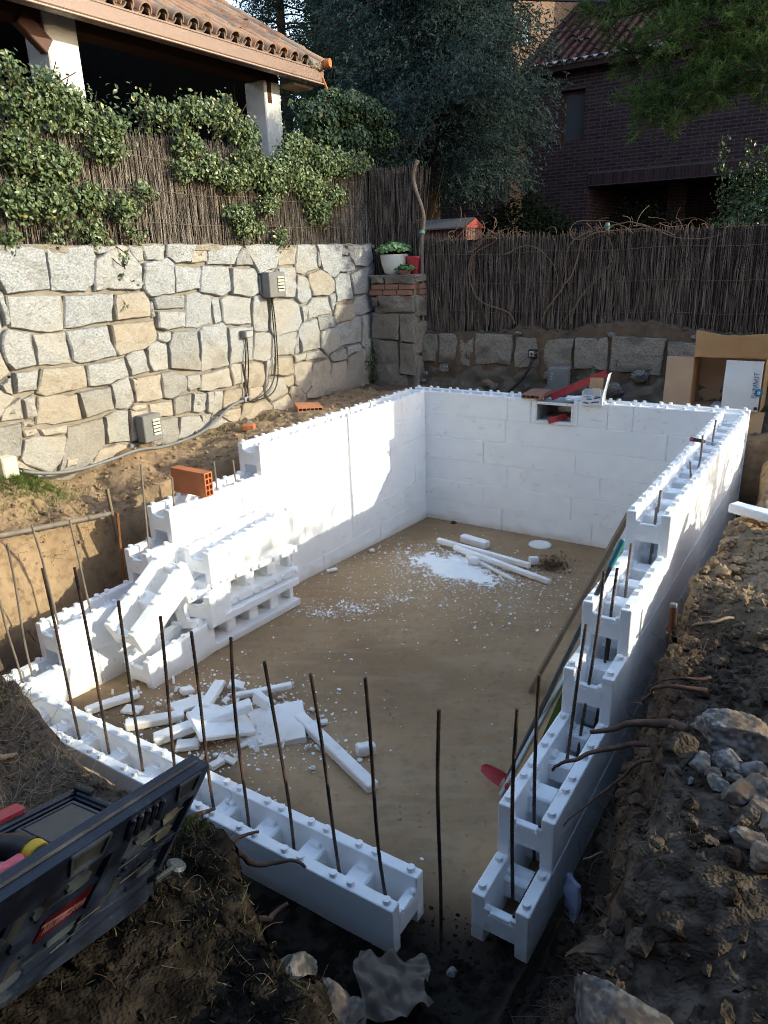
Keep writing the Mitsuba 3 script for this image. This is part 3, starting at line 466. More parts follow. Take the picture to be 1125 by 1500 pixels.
offcut(1.25, -4.02, 10, 0.0656, 0.024, 0.0216, 'tiny white chip right of the rubble heap', seed=24)
# big curved slab in the rubble: cove section
sec = [(0, 0), (.36, 0), (.36, .13), (.335, .13), (.32, .075), (.28, .055), (.10, .05), (.05, .075), (.03, .16), (0, .16)]
sl = trimesh.creation.extrude_polygon(Polygon(sec), .44)
single('polystyrene_offcut', rough(xf(sl.subdivide().subdivide(), frame((1.03, -4.30, .245), (.55, -.62, -.04), (.72, .66, .10))), .004, 20, 4), EPS, 'large curved channel shaped slab in the rubble heap', 'polystyrene offcut', smooth=35)
single('polystyrene_offcut', rough(xf(bx(.34, .30, .03, .006).subdivide().subdivide().subdivide(), trimesh.transformations.translation_matrix((1.10, -4.46, .30))@rot([0, 0, 1], 62)@rot([0, 1, 0], 14)), .006, 12, 5), EPS, 'smooth pale panel in front of the curved slab', 'polystyrene offcut', smooth=35)
for i, (x, y, s) in enumerate([(.10, -2.0, .10), (.06, -2.65, .05), (.12, -1.35, .05)]): offcut(x, y, 60, s, .04, .025, ['white flake at the foot of the left wall, midway', 'small flake at the foot of the left wall beside the stack', 'small flake at the foot of the left wall toward the far corner'][i], seed=30+i)
# crumbs (nobody could count them)
def crumbs(n, seed):
    r = np.random.default_rng(seed); base = trimesh.creation.icosahedron(); V, Fc = [], []
    pts = []
    for cx, cy, sx, sy, k in [(1.05, -1.25, .32, .22, 3400), (1.0, -1.35, .55, .40, 700), (1.30, -1.9, .5, .35, 260), (.75, -2.4, .45, .35, 260), (.95, -2.2, .09, .08, 110), (.60, -2.75, .12, .09, 170), (.78, -2.55, .10, .07, 140), (1.1, -4.35, .35, .28, 700), (2.1, -1.3, .25, .4, 200), (1.4, -3.2, .8, .7, 90), (.6, -4.3, .25, .25, 200), (1.95, -2.0, .5, .5, 160), (1.35, -4.2, .2, .2, 200)]:
        p = np.stack([r.normal(cx, sx, k), r.normal(cy, sy, k)], 1); pts.append(p)
    p = np.vstack(pts); p = p[(p[:, 0] > .04) & (p[:, 0] < 2.9) & (p[:, 1] > -4.9) & (p[:, 1] < -.1)]
    s = r.gamma(2.0, .0017, len(p))+.0018; z = gz(p[:, 0], p[:, 1])
    R = r.normal(size=(len(p), 1, 3))*.25+1
    v = (base.vertices[None]*R*[1, 1, .55])*s[:, None, None]+np.stack([p[:, 0], p[:, 1], z+s*.3], 1)[:, None]
    f = base.faces[None]+(np.arange(len(p))*12)[:, None, None]
    return TM(v.reshape(-1, 3), f.reshape(-1, 3))
struct('polystyrene_crumbs', crumbs(0, 3), CRUMB, kind='stuff', label='white polystyrene crumbs scattered over the brown floor')
labels['polystyrene_crumbs']['category'] = 'crumbs'
heap = thing('crumb_heap', 'thin spread heap of white polystyrene shavings under the strips near the far wall', 'shavings')
g = np.stack(np.meshgrid(np.linspace(-1, 1, 46), np.linspace(-1, 1, 46), indexing='ij'), -1).reshape(-1, 2)
hr = np.linalg.norm(g, axis=1)+ (meshkit.fbm(np.c_[g*2.5, g[:, :1]*0], 3, 8)-.5)*.9
hx, hy = 1.02+g[:, 0]*.52, -1.28+g[:, 1]*.34-g[:, 0]*.10
hz = gz(hx, hy)+np.clip(1-hr, -.3, 1)*.04+(meshkit.fbm(np.c_[hx*30, hy*30, hx*0], 3, 4)-.5)*.03-.008
ii, jj = np.meshgrid(np.arange(45), np.arange(45), indexing='ij'); q = ii*46+jj
part(heap, 'shavings', TM(np.c_[hx, hy, hz], np.vstack([np.stack([q, q+46, q+47], -1).reshape(-1, 3), np.stack([q, q+47, q+1], -1).reshape(-1, 3)])), CRUMB, True, kind='stuff')

r = np.random.default_rng(17); ch = []
for i in range(150):
    c = np.array([1.0+r.normal()*.30, -4.36+r.normal()*.20]); 
    if c[1] < -4.88 or c[0] < .1: continue
    q_ = rough(bx(r.uniform(.012, .06), r.uniform(.01, .035), r.uniform(.006, .02), .003).subdivide(), .004, 40, i); ch.append(xf(q_, trimesh.transformations.translation_matrix((c[0], c[1], fz(*c)+.022))@trimesh.transformations.random_rotation_matrix(r.random(3))))
struct('polystyrene_chips', cat_(ch), EPS, kind='stuff', label='small broken white chips around the rubble heap'); labels['polystyrene_chips']['category'] = 'chips'
# ---------------------------------------------------------------- natural stone wall on the left
sw = thing('stone_wall', 'sunlit wall of irregular pale granite stones along the left side', 'wall')
WX = -1.30
u = np.arange(-4.75, 1.02, .0075); v = np.arange(1.22, 3.075, .0075); U, V = np.meshgrid(u, v, indexing='ij')
seeds = list(STONES)
rr = np.random.default_rng(4)
zz_ = 1.40
for row in range(6):                                                  # the stretch left of the frame
    y_ = -3.93
    while y_ > -4.75:
        w_ = rr.uniform(.12, .19); seeds.append((y_-w_, zz_+row*.285, w_, .142)); y_ -= 2*w_
SD = np.array(seeds)
def norm4(U, V, s): return (np.abs((U-s[0])/s[2])**7+np.abs((V-s[1])/s[3])**7)**(1/7)
wU = U+(meshkit.fbm(np.stack([U*4, V*4, U*0], -1), 3, 2)-.5)*.05; wV = V+(meshkit.fbm(np.stack([U*5, V*5, U*0+9], -1), 3, 3)-.5)*.05
best = np.full(U.shape, 1e9); lab = np.zeros(U.shape, int)
for i, s in enumerate(SD):
    d = norm4(wU, wV, s); k = d < best; best[k] = d[k]; lab[k] = i
lab[best > 1.9] = -1
def stone_mesh(poly, proud, seed, n=18, depth=.10, tilt=.02):
    r = np.random.default_rng(seed); ring = poly.exterior; c = np.array(poly.representative_point().coords[0] if not poly.contains(poly.centroid) else poly.centroid.coords[0])
    cs = np.array(ring.coords)[:-1]; P0 = []
    for a_, b_ in zip(cs, np.roll(cs, -1, 0)):
        k_ = max(1, int(np.ceil(np.linalg.norm(b_-a_)/.075)))
        for q_ in range(k_): P0.append(a_+(b_-a_)*q_/k_+(r.normal(size=2)*.004 if q_ else 0))
    P0 = np.array(P0); n = len(P0)
    if Polygon(P0).exterior.is_ccw is False: P0 = P0[::-1]
    inr = 1-min(.011, .25*math.sqrt(poly.area))/np.maximum(np.linalg.norm(P0-c, axis=1, keepdims=True), .02)
    tl = r.normal(size=2)*tilt*.8/max(.06, math.sqrt(poly.area))*.5
    rings = [(1.0, -depth), (1.0, proud-.014), (inr, proud), (inr*.62, proud+.004), (inr*.28, proud+.004)]
    V3 = []
    for f_, h_ in rings:
        q = c+(P0-c)*f_; off = (meshkit.fbm(np.c_[q*8, np.full(n, seed*.7)], 3, 6)-.5)*.065 if h_ > -.05 else 0
        V3.append(np.c_[q, h_+off+(q-c)@tl*(h_ > -.05)])
    V3 = np.vstack(V3+[[np.r_[c, proud+.01]]]); f = []
    for k in range(4):
        for i in range(n):
            a, b = k*n+i, k*n+(i+1) % n; f += [(a, b, b+n), (a, b+n, a+n)]
    f += [(4*n+i, 4*n+(i+1) % n, 5*n) for i in range(n)]
    return TM(V3, f)      # in (u, v, out)
def place_wall(m, X):     # (u, v, out) -> world with u along y, out along +x
    w = np.asarray(m.vertices); return TM(np.c_[X+w[:, 2], w[:, 0], w[:, 1]], m.faces)
for i in range(len(SD)):
    k = lab == i
    if k.sum() < 25: continue
    pts = np.c_[U[k], V[k]]
    hull = MultiPoint(pts[::max(1, len(pts)//600)]).convex_hull
    if hull.geom_type != 'Polygon': continue
    poly = hull.simplify(.022).buffer(-.0015-.0025*(i % 3), join_style=2)
    if poly.is_empty or poly.geom_type != 'Polygon' or poly.area < .0012: continue
    m = place_wall(stone_mesh(poly,   .016+.022*((i*37) % 7)/7, i), WX)
    low = SD[i][1] < 1.95
    part(sw, 'stone', m, STN[[4, 1, 4, 3, 0, 4, 1, 2][(i*5) % 8] if low else [0, 1, 0, 2, 0, 1, 0, 0, 1, 3][(i*7) % 10]], smooth=32)
gu = np.arange(-4.75, 1.03, .035); gv = np.arange(1.0, 3.10, .035); A, B = np.meshgrid(gu, gv, indexing='ij')
wob_ = (meshkit.fbm(np.stack([A*6, B*6, A*0], -1), 4, 12)-.5)*.05
topd = (meshkit.fbm(np.stack([A*4, A*0, A*0], -1), 3, 15)-.5)*.05*(B > 3.0)
nA, nB = A.shape; ii, jj = np.meshgrid(np.arange(nA-1), np.arange(nB-1), indexing='ij'); q = ii*nB+jj
mo = TM(np.c_[(WX-.012+wob_).reshape(-1), A.reshape(-1), (B+topd).reshape(-1)], np.vstack([np.stack([q, q+nB, q+nB+1], -1).reshape(-1, 3), np.stack([q, q+nB+1, q+1], -1).reshape(-1, 3)]))
part(sw, 'mortar', mo, MORT, True)
part(sw, 'core', bb(WX-.30, WX-.05, -9, 1.02, .8, 3.02), MORT)
cp = bx(.30, 6.2, .05, .0); cp = trimesh.creation.box((.30, 5.8, .035))
for _ in range(5): cp = cp.subdivide()
cp.apply_translation((WX-.135, -1.87, 3.035)); part(sw, 'coping', rough(cp, .035, 9, 4), MORT, True)

# lamps, boxes, cables on the stone wall
def wall_lamp(y, z, w, h, label):
    t = thing('wall_lamp', label, 'wall lamp'); X_ = WX+.075
    part(t, 'housing', bb(X_-.03, X_+.075, y-w/2, y+w/2, z-h/2, z+h/2, .006), GREYP)
    part(t, 'diffuser', bb(X_+.07, X_+.0765, y-w*.02, y+w*.38, z-h*.28, z+h*.32, .001), BLACK)
    for i in range(5): part(t, 'louvre', bx(.014, w*.39, h*.085, .002, (X_+.08, y+w*.18, z-h*.24+i*h*.13)), CREAM)
    return t
wall_lamp(-1.0, 2.675, .25, .245, 'upper grey box lamp with cream louvres on the stone wall')
wall_lamp(-2.82, 1.55, .20, .235, 'lower grey box lamp with cream louvres on the stone wall, near the ground')
t = thing('junction_box', 'small grey junction box on the middle of the stone wall', 'junction box')
part(t, 'box', bb(WX+.035, WX+.115, -1.51, -1.395, 2.185, 2.255, .008), GREYP); part(t, 'lid', bb(WX+.115, WX+.122, -1.50, -1.405, 2.193, 2.247, .003), GREYL)
cx_ = WX+.065
for pts, lab_ in [([(cx_, -1.46, 2.19), (cx_, -1.49, 1.95), (cx_, -1.53, 1.75), (cx_+.01, -1.55, 1.58)], 'black cable hanging from the junction box on the stone wall'),
                  ([(cx_, -1.44, 2.19), (cx_, -1.45, 1.95), (cx_, -1.49, 1.72), (cx_, -1.53, 1.60)], 'second black cable close beside the first on the stone wall'),
                  ([(cx_, -1.02, 2.55), (cx_, -1.02, 2.2), (cx_+.01, -1.04, 1.95), (cx_+.03, -1.15, 1.68), (cx_+.03, -1.32, 1.58), (cx_+.02, -1.53, 1.56)], 'looping cable dropping from the upper lamp to the clip below'),
                  ([(cx_+.01, -1.02, 2.55), (cx_+.01, -1.0, 2.2), (cx_+.02, -1.02, 1.92), (cx_+.04, -1.12, 1.62), (cx_+.05, -1.34, 1.55), (cx_+.02, -1.52, 1.57)], 'second looping cable beside the first below the upper lamp')]:
    single('cable', tube(spline(pts, 28), .0065, 6), BLACK, lab_, 'cable', smooth=True)
single('conduit', tube(wob(spline([(WX+.06, -1.56, 1.565), (WX+.07, -1.75, 1.545), (WX+.10, -1.97, 1.47), (WX+.13, -2.2, 1.40), (WX+.17, -2.45, 1.375), (WX+.18, -2.8, 1.375), (WX+.20, -3.05, 1.41), (WX+.20, -3.25, 1.40), (WX+.19, -3.5, 1.385), (WX+.17, -3.8, 1.40), (WX+.12, -4.05, 1.47)], 70), .004, 6, 3), .0135, 9), GREYP, 'long grey conduit running along the foot of the stone wall', 'conduit', smooth=True)
t = thing('cable_clip', 'small metal clamp where the cables meet the conduit on the stone wall', 'clamp'); part(t, 'bracket', bb(WX+.03, WX+.09, -1.575, -1.49, 1.555, 1.60, .004), GREYL); part(t, 'bolt', xf(lathe([(0, 0), (.018, 0), (.018, .03), (0, .03)], 10), frame((WX+.09, -1.53, 1.578), (0, 0, 1), (1, 0, 0))), GREYP)
t = thing('cable_box', 'pale square box low on the stone wall at the left edge', 'box'); part(t, 'box', rough(bb(WX+.02, WX+.13, -4.20, -4.08, 1.44, 1.60, .01).subdivide().subdivide(), .003, 20), CREAM); part(t, 'lead', tube(spline([(WX+.1, -4.08, 1.5), (WX+.13, -4.0, 1.46), (WX+.16, -3.9, 1.40)], 12), .008), BLACK)

# pillar at the corner with flower pots
pl = thing('corner_pillar', 'stone corner pillar with a band of red bricks, carrying a flower pot', 'pillar')
px0, px1, py0, py1 = -1.23, -.60, .85, 1.35
part(pl, 'core', bb(px0+.03, px1-.03, py0+.03, py1, .9, 2.66), MORT)
def face_stones(parent, o, xdir, zdir, rects, mtl, proud, seed, depth=.05, nm='stone'):
    Mx = np.eye(4); x = unit(xdir); z = unit(zdir); y = np.cross(z, x)     # local (u,v,out) -> u along x, v along z, out = -? computed below
    out = np.cross(x, z); Mx[:3, 0], Mx[:3, 1], Mx[:3, 2], Mx[:3, 3] = x, z, out, o
    for i, (a, b, c, d) in enumerate(rects):
        r = np.random.default_rng(seed+i)
        pts = np.array([(a, c), ((a+b)/2, c), (b, c), (b, (c+d)/2), (b, d), ((a+b)/2, d), (a, d), (a, (c+d)/2)])+r.normal(size=(8, 2))*.008
        poly = Polygon(pts).buffer(-.012).buffer(.006)
        if poly.geom_type != 'Polygon' or poly.area < .001: continue
        part(parent, nm, xf(stone_mesh(poly, proud, seed+i, n=20, depth=depth), Mx), mtl, smooth=32)
W_ = px1-px0
face_stones(pl, (px0, py0, 0), (1, 0, 0), (0, 0, 1), [(0, .2, 2.60, 2.69), (.2, W_, 2.60, 2.69), (0, .10, 2.32, 2.46), (.10, W_, 2.25, 2.46), (0, .40, 1.93, 2.25), (.40, W_, 1.90, 2.25), (0, .38, 1.35, 1.92), (.39, W_, 1.5, 1.9), (.2, .5, 1.2, 1.5)], GREYST, .02, 300)
face_stones(pl, (px1, py0, 0), (0, 1, 0), (0, 0, 1), [(0, .48, 2.60, 2.69), (0, .25, 2.2, 2.46), (.25, .48, 2.1, 2.46), (0, .48, 1.75, 2.15), (0, .48, 1.3, 1.74)], GREYST, .02, 330)
for row in range(2):
    for i in range(3):
        a = px0-.01+i*.2+(row % 2)*.03; part(pl, 'brick', bb(a, min(a+.19, px1+.015), py0-.03, py0+.08, 2.463+row*.066, 2.523+row*.066, .005), TERRD)
    for i in range(2): part(pl, 'brick', bb(px1-.08, px1+.03-.001*i, py0+.082+i*.2, py0+.272+i*.2, 2.463+row*.066, 2.523+row*.066, .005), TERRD)
part(pl, 'capstone', rough(bb(px0-.01, px1+.02, py0-.02, py1, 2.665, 2.70, .008).subdivide().subdivide().subdivide(), .01, 9), GREYST)
def leaves(C, Nn, size, r, elong=1.6, colA=(.03, .06, .018), colB=(.09, .15, .045), droop=.2, yellow=.0, alt=(.25, .22, .06)):
    n = len(C); Nn = Nn/np.linalg.norm(Nn, axis=1, keepdims=True)
    a = r.normal(size=(n, 3)); a[:, 2] -= droop*2; a -= (a*Nn).sum(1, keepdims=True)*Nn; a /= np.linalg.norm(a, axis=1, keepdims=True)+1e-9; b = np.cross(Nn, a)
    L = size*r.uniform(.45, 1.35, n)[:, None]; W = L/elong*.5; fold = Nn*L*r.uniform(.02, .16, n)[:, None]; curl = -Nn*L*r.uniform(0, .25, n)[:, None]
    p = [C-a*L*.5, C-a*L*.12+b*W+fold, C+a*L*.28+b*W*.8+fold+curl*.4, C+a*L*.5+curl, C+a*L*.28-b*W*.8+fold+curl*.4, C-a*L*.12-b*W+fold, C+a*L*.1]
    V_ = np.stack(p, 1).reshape(-1, 3); f0 = np.array([(0, 6, 1), (1, 6, 2), (2, 6, 3), (3, 6, 4), (4, 6, 5), (5, 6, 0)])
    F_ = (f0[None]+(np.arange(n)*7)[:, None, None]).reshape(-1, 3)
    t_ = np.clip(r.beta(2, 2.5, n)+r.normal(size=n)*.08, 0, 1)[:, None]; col = np.asarray(colA)*(1-t_)+np.asarray(colB)*t_
    ye = r.random(n) < yellow; col[ye] = np.asarray(alt)*r.uniform(.6, 1.2, (ye.sum(), 1))
    return TM(V_, F_), np.repeat(col, 7, 0)
def foliage(parent, name, mc, kind='stuff', bs='m_leaf'):
    k = numbered(parent+'__'+name); scene[k] = mikit.ply(mc[0], bs, smooth=False, color=mc[1]); labels[k] = {'kind': kind}; return k
def blob_pts(blobs, dens, r, X0, dx):
    P_, N_ = [], []
    for (y, z, a, b) in blobs:
        n = int(dens*a*b); th = r.uniform(0, 2*np.pi, n); q = np.sqrt(r.random(n))*(1+.18*np.sin(3*th+y*9)+.12*np.sin(7*th+z*5)); dome = np.sqrt(np.clip(1-(q*.92)**2, 0, 1))
        x = X0+dx*dome*r.uniform(.15, 1, n)**.6; P_.append(np.c_[x, y+a*q*np.cos(th), z+b*q*np.sin(th)])
        N_.append(np.c_[.7+dome*.3, q*np.cos(th)*.35, q*np.sin(th)*.35+.35]+r.normal(size=(n, 3))*.62)
    return np.vstack(P_), np.vstack(N_)
tp = thing('flower_pot', 'white round pot of pale green plants on the corner pillar', 'flower pot')
pc = np.array([-.97, 1.0, 2.70])
part(tp, 'pot', xf(lathe([(0, .004), (.10, 0), (.125, .02), (.165, .14), (.172, .23), (.165, .235), (.150, .225), (.14, .19), (0, .185)], 28), trimesh.transformations.translation_matrix(pc)), POT, smooth=40)
part(tp, 'soil', xf(lathe([(0, .212), (.145, .205)], 20), trimesh.transformations.translation_matrix(pc)), BARK)
r1 = np.random.default_rng(31); n_ = 480; th = r1.uniform(0, 6.28, n_); q = np.sqrt(r1.random(n_))
foliage(tp, 'foliage', leaves(pc+np.c_[q*np.cos(th)*.23, q*np.sin(th)*.21, .25+.13*np.sqrt(1-q**2*.9)*r1.uniform(.3, 1, n_)], np.c_[np.cos(th)*q, np.sin(th)*q, np.ones(n_)]+r1.normal(size=(n_, 3))*.4, .05, r1, 1.2, (.10, .20, .06), (.30, .45, .20), 0))
tp = thing('flower_pot', 'small low pot with a dark green clump beside the white pot', 'flower pot'); pc = np.array([-.78, .93, 2.70])
part(tp, 'pot', xf(lathe([(0, .002), (.06, 0), (.085, .05), (.08, .052), (0, .045)], 20), trimesh.transformations.translation_matrix(pc)), TERRD, smooth=40)
n_ = 260; th = r1.uniform(0, 6.28, n_); q = np.sqrt(r1.random(n_))
foliage(tp, 'foliage', leaves(pc+np.c_[q*np.cos(th)*.14, q*np.sin(th)*.1, .05+.06*np.sqrt(1-q**2*.9)*r1.uniform(.3, 1, n_)], np.c_[np.cos(th)*q, np.sin(th)*q, np.ones(n_)]+r1.normal(size=(n_, 3))*.4, .035, r1, 1.3, (.04, .12, .03), (.10, .25, .07), 0))
tp = thing('flower_pot', 'red pot standing behind the white pot on the corner pillar', 'flower pot'); part(tp, 'pot', xf(lathe([(0, .002), (.07, 0), (.10, .18), (.105, .2), (.095, .2), (.085, .17), (0, .16)], 24), trimesh.transformations.translation_matrix((-.72, 1.06, 2.70))), RED, smooth=40)
part(tp, 'rim', xf(lathe([(.10, .175), (.112, .178), (.112, .205), (.10, .206)], 24), trimesh.transformations.translation_matrix((-.72, 1.06, 2.70))), RED)

# low retaining wall across the back
rw = thing('retaining_wall', 'low wall of large grey granite blocks on a rough rubble base behind the pool', 'wall')
ed = [-.68, -.36, .12, .62, 1.33, 1.72, 2.30, 2.95, 3.5, 4.2, 5.0]
face_stones(rw, (0, 1.0, 0), (1, 0, 0), (0, 0, 1), [(ed[i]+.004, ed[i+1]-.004, 1.655-.02*(i % 2), 1.995+.012*(i % 3)) for i in range(len(ed)-1)], GREYST, .02, 400, .12)
gu = np.arange(-.7, 5.3, .04); gv = np.arange(.9, 1.72, .04); A, B = np.meshgrid(gu, gv, indexing='ij'); nA, nB = A.shape; ii, jj = np.meshgrid(np.arange(nA-1), np.arange(nB-1), indexing='ij'); q = ii*nB+jj
lump = meshkit.fbm(np.stack([A*7, B*9, A*0], -1), 4, 8)-.5
rb = TM(np.c_[A.reshape(-1), (1.02-.16*np.clip((1.66-B)/.4, 0, 1)-lump*.16).reshape(-1), B.reshape(-1)], np.vstack([np.stack([q, q+nB, q+nB+1], -1).reshape(-1, 3), np.stack([q, q+nB+1, q+1], -1).reshape(-1, 3)]))
part(rw, 'rubble_base', rb, dif('m_rubble', lambda p, n, uv: MX(MX((.09, .07, .055), (.20, .165, .13), FB(p.x*16, p.y*16, p.z*16, 3)), (.05, .065, .03), SS(.55, .75, FB(p.x*5+4, p.y*5, p.z*8, 3))*.6), gb, .02), True)
part(rw, 'core', bb(-.70, 5.3, 1.035, 1.5, .8, 1.985), MORT)
for i in range(26):
    r = np.random.default_rng(500+i); s = r.uniform(.03, .08)
    part(rw, 'rubble_stone', xf(rock(s*1.4, s*.7, s, 900+i, 2), trimesh.transformations.translation_matrix((r.uniform(-.6, 3.2), 0.95-r.uniform(0, .06), r.uniform(1.28, 1.62)))), ROCKM, smooth=40)
r = np.random.default_rng(700); lx = np.sort(r.choice([2.4, 2.7, 3.0, .5, 1.6], 10)+r.normal(size=10)*.15)
for i in range(10):
    r = np.random.default_rng(700+i); s = r.uniform(.025, .07); x_ = lx[i]; y_ = .98+r.uniform(0, .06)
    single('stone', xf(rock(s*1.4, s, s*.7, 950+i, 2), trimesh.transformations.translation_matrix((x_, y_, 2.03))), ROCKM, f'{ORD[i]} small stone from the left on the soil ledge above the granite blocks', 'stone', smooth=40, group='stones on the soil ledge')
t = thing('electric_box', 'grey electric box fixed low on the retaining wall behind the pool', 'electric box')
part(t, 'box', bb(1.11, 1.33, .80, .93, 1.38, 1.69, .01), GREYP); part(t, 'door', bb(1.125, 1.315, .792, .799, 1.40, 1.67, .004), GREYP)
for i in range(3): part(t, 'mark', bb(1.15, 1.18-.004*i, .788, .7915, 1.62-.03*i, 1.635-.03*i), GREYL)
t = thing('socket', 'small outdoor socket on the granite wall with a cable below', 'socket')
part(t, 'box', bb(.825, .915, .925, .985, 1.765, 1.86, .006), BLACK); part(t, 'face', bb(.84, .90, .918, .9245, 1.785, 1.845, .003), GREYL); part(t, 'hole', xf(lathe([(0, 0), (.014, 0), (.014, .004), (0, .004)], 14), frame((.87, .9175, 1.815), (1, 0, 0), (0, -1, 0))), BLACK)
single('cable', tube(spline([(.87, .95, 1.77), (.84, .90, 1.63), (.72, .85, 1.46), (.57, .80, 1.32)], 20), .016), BLACK, 'thick dark cable running down from the socket to the soil', 'cable', smooth=True)

# ---------------------------------------------------------------- heather fences
def heather(o, xdir, L, z0, z1f, seed, dens=420, thick=.035, r_=.0035, bmat=HEATH, top=.05):
    r = np.random.default_rng(seed); x = unit(xdir); nrm = np.cross(x, [0, 0, 1]); n = int(L*dens); V_, F_ = [], []
    s = r.uniform(0, L, n); dep = r.uniform(-1, 1, n)*thick; lean = r.normal(size=n)*np.where(r.random(n) < .04, .10, .018)
    tn = (meshkit.fbm(np.c_[s*3.1, s*0, s*0+seed], 3, seed)-.5)*.16
    b0 = z0+r.uniform(0, .12, n)*(r.random(n) < .3); t0 = np.array([z1f(a) for a in s])+r.normal(size=n)*top*.5-np.abs(r.normal(size=n))*top+tn*.6
    K = 6; qs = np.linspace(0, 1, K)
    ph = r.uniform(0, 6.28, (n, 2))
    base = np.asarray(o, float)
    zz = b0[:, None]+(t0-b0)[:, None]*qs
    sx = s[:, None]+lean[:, None]*(zz-z0)/.5+.008*np.sin(zz*7+ph[:, :1]); dx = dep[:, None]+.010*np.sin(zz*9+ph[:, 1:])
    C = base+sx[..., None]*x+dx[..., None]*nrm; C[..., 2] = zz
    rad = r_*r.uniform(.6, 1.5, n)[:, None, None]*np.linspace(1, .55, K)[None, :, None]
    tri = [x, nrm*.87-x*.5, -nrm*.87-x*.5]
    V_ = np.stack([C+rad*t_ for t_ in tri], 2).reshape(-1, 3)
    i, k, j = np.meshgrid(np.arange(n), np.arange(K-1), np.arange(3), indexing='ij')
    A = (i*K+k)*3+j; B = (i*K+k)*3+(j+1) % 3
    F_ = np.vstack([np.stack([A, B, B+3], -1).reshape(-1, 3), np.stack([A, B+3, A+3], -1).reshape(-1, 3)])
    return TM(V_, F_)
def fence(o, xdir, L, z0, z1f, seed, label, bmat, wires=(.25, .55, .85), dens=420):
    t = thing('heather_fence', label, 'fence')
    part(t, 'brushwood', heather(o, xdir, L, z0, z1f, seed, dens), bmat, kind='stuff')
    x = unit(xdir); nrm = np.cross(x, [0, 0, 1]); zt = min(z1f(0), z1f(L))-.06
    bkm = bx(L, .012, zt-z0, 0, (L/2, 0, (zt-z0)/2)); part(t, 'backing', xf(bkm, frame(np.r_[np.asarray(o)[:2]-nrm[:2]*.01, z0], x)), HEATHB)
    for w_ in wires:
        pts = np.array([np.asarray(o)+x*a+nrm*.042+[0, 0, z0-np.asarray(o)[2]+(zt-z0)*w_+.01*math.sin(a*5)] for a in np.linspace(0, L, 40)]); part(t, 'wire', tube(pts, .0015, 4), RODG)
    return t
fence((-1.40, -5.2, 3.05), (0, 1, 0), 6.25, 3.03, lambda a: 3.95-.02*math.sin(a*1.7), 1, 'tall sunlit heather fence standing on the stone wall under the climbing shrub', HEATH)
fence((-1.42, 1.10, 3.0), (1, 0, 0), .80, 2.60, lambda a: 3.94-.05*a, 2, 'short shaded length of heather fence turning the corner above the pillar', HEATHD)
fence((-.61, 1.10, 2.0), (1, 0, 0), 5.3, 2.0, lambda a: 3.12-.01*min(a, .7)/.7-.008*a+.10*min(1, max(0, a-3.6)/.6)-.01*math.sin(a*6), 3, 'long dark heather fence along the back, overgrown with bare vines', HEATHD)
t = thing('fence_post', 'pale crooked branch post at the end of the corner heather fence', 'post'); part(t, 'pole', tube(spline([(-.63, 1.05, 2.9), (-.60, 1.05, 3.15), (-.57, 1.04, 3.35), (-.64, 1.05, 3.55), (-.645, 1.05, 3.95)], 24), np.linspace(.016, .022, 24)), ROOTP, smooth=True)
part(t, 'tie', tube([(-.66, 1.02, 3.3), (-.55, 1.02, 3.31)], .004), RODG)
t = thing('fence_post', 'thin grey metal post at the left end of the back fence', 'post'); part(t, 'pole', tube([(-.60, 1.03, 1.98), (-.595, 1.03, 3.15)], .020, 10), RODG, smooth=True); part(t, 'cap', xf(lathe([(0, .03), (.03, .02), (.04, -.01), (.025, -.03), (0, -.03)], 14), trimesh.transformations.translation_matrix((-.595, 1.03, 3.17))), mat('m_cap_green', (.10, .20, .17), .4, .4))
t = thing('fence_post', 'post with a pale green cap in the middle of the back fence among vines', 'post'); part(t, 'pole', tube([(1.59, 1.13, 2.0), (1.585, 1.13, 3.09)], .018, 10), RODG, smooth=True); part(t, 'cap', xf(lathe([(0, .045), (.022, .04), (.03, .01), (.022, -.03), (0, -.03)], 14), trimesh.transformations.translation_matrix((1.585, 1.10, 3.12))), 'm_cap_green')
VL = ['bare vine looping down the left part of the back fence', 'thin upright twig above the back fence at the left', 'curling bare vine beside the looping one on the back fence', 'thick bare vine climbing the middle of the back fence', 'bare vine arching along the top of the back fence', 'bare vine crossing the middle of the back fence', 'small curved vine stem left of the middle vine', 'reddish vine loop over the capped post', 'long bare stem hanging from the fence down to the electric box', 'bare vine trailing right along the fence top']
for i, (pts, lb_) in enumerate(zip(VINES, VL)):
    p_ = np.array(pts); p_[:, 0] += .04; p_[:, 1] = 1.015+.025*np.sin(np.arange(len(p_))*1.9+i)
    if i == 8: p_[:, 1] = np.linspace(.82, 1.0, len(p_))
    R = .0095 if i in (0, 3, 4) else .0065
    c_ = wob(spline(p_, 40), .010, 7, i)
    single('bare_vine', tube(c_, np.linspace(R, R*.45, 40), 6), VINEM, lb_, 'vine', smooth=True)
r = np.random.default_rng(77); tw = []
for i in range(45):
    x_ = r.choice([.1, .2, 1.5, 1.7, 1.9, 2.4])+r.normal()*.22; s_ = np.array([x_, 1.07+r.normal()*.05, 3.12+r.normal()*.03]); d_ = unit(r.normal(size=3)*[1, .4, .6])*r.uniform(.08, .35)
    tw.append(tube(spline([s_, s_+d_*.5+r.normal(size=3)*.03, s_+d_+[0, 0, -.03]], 8), r.uniform(.002, .0045), 5))
t = thing('vine_tangle', 'tangle of thin reddish vine shoots along the top of the back fence', 'vines'); part(t, 'shoots', cat_(tw), VINEM, kind='stuff')
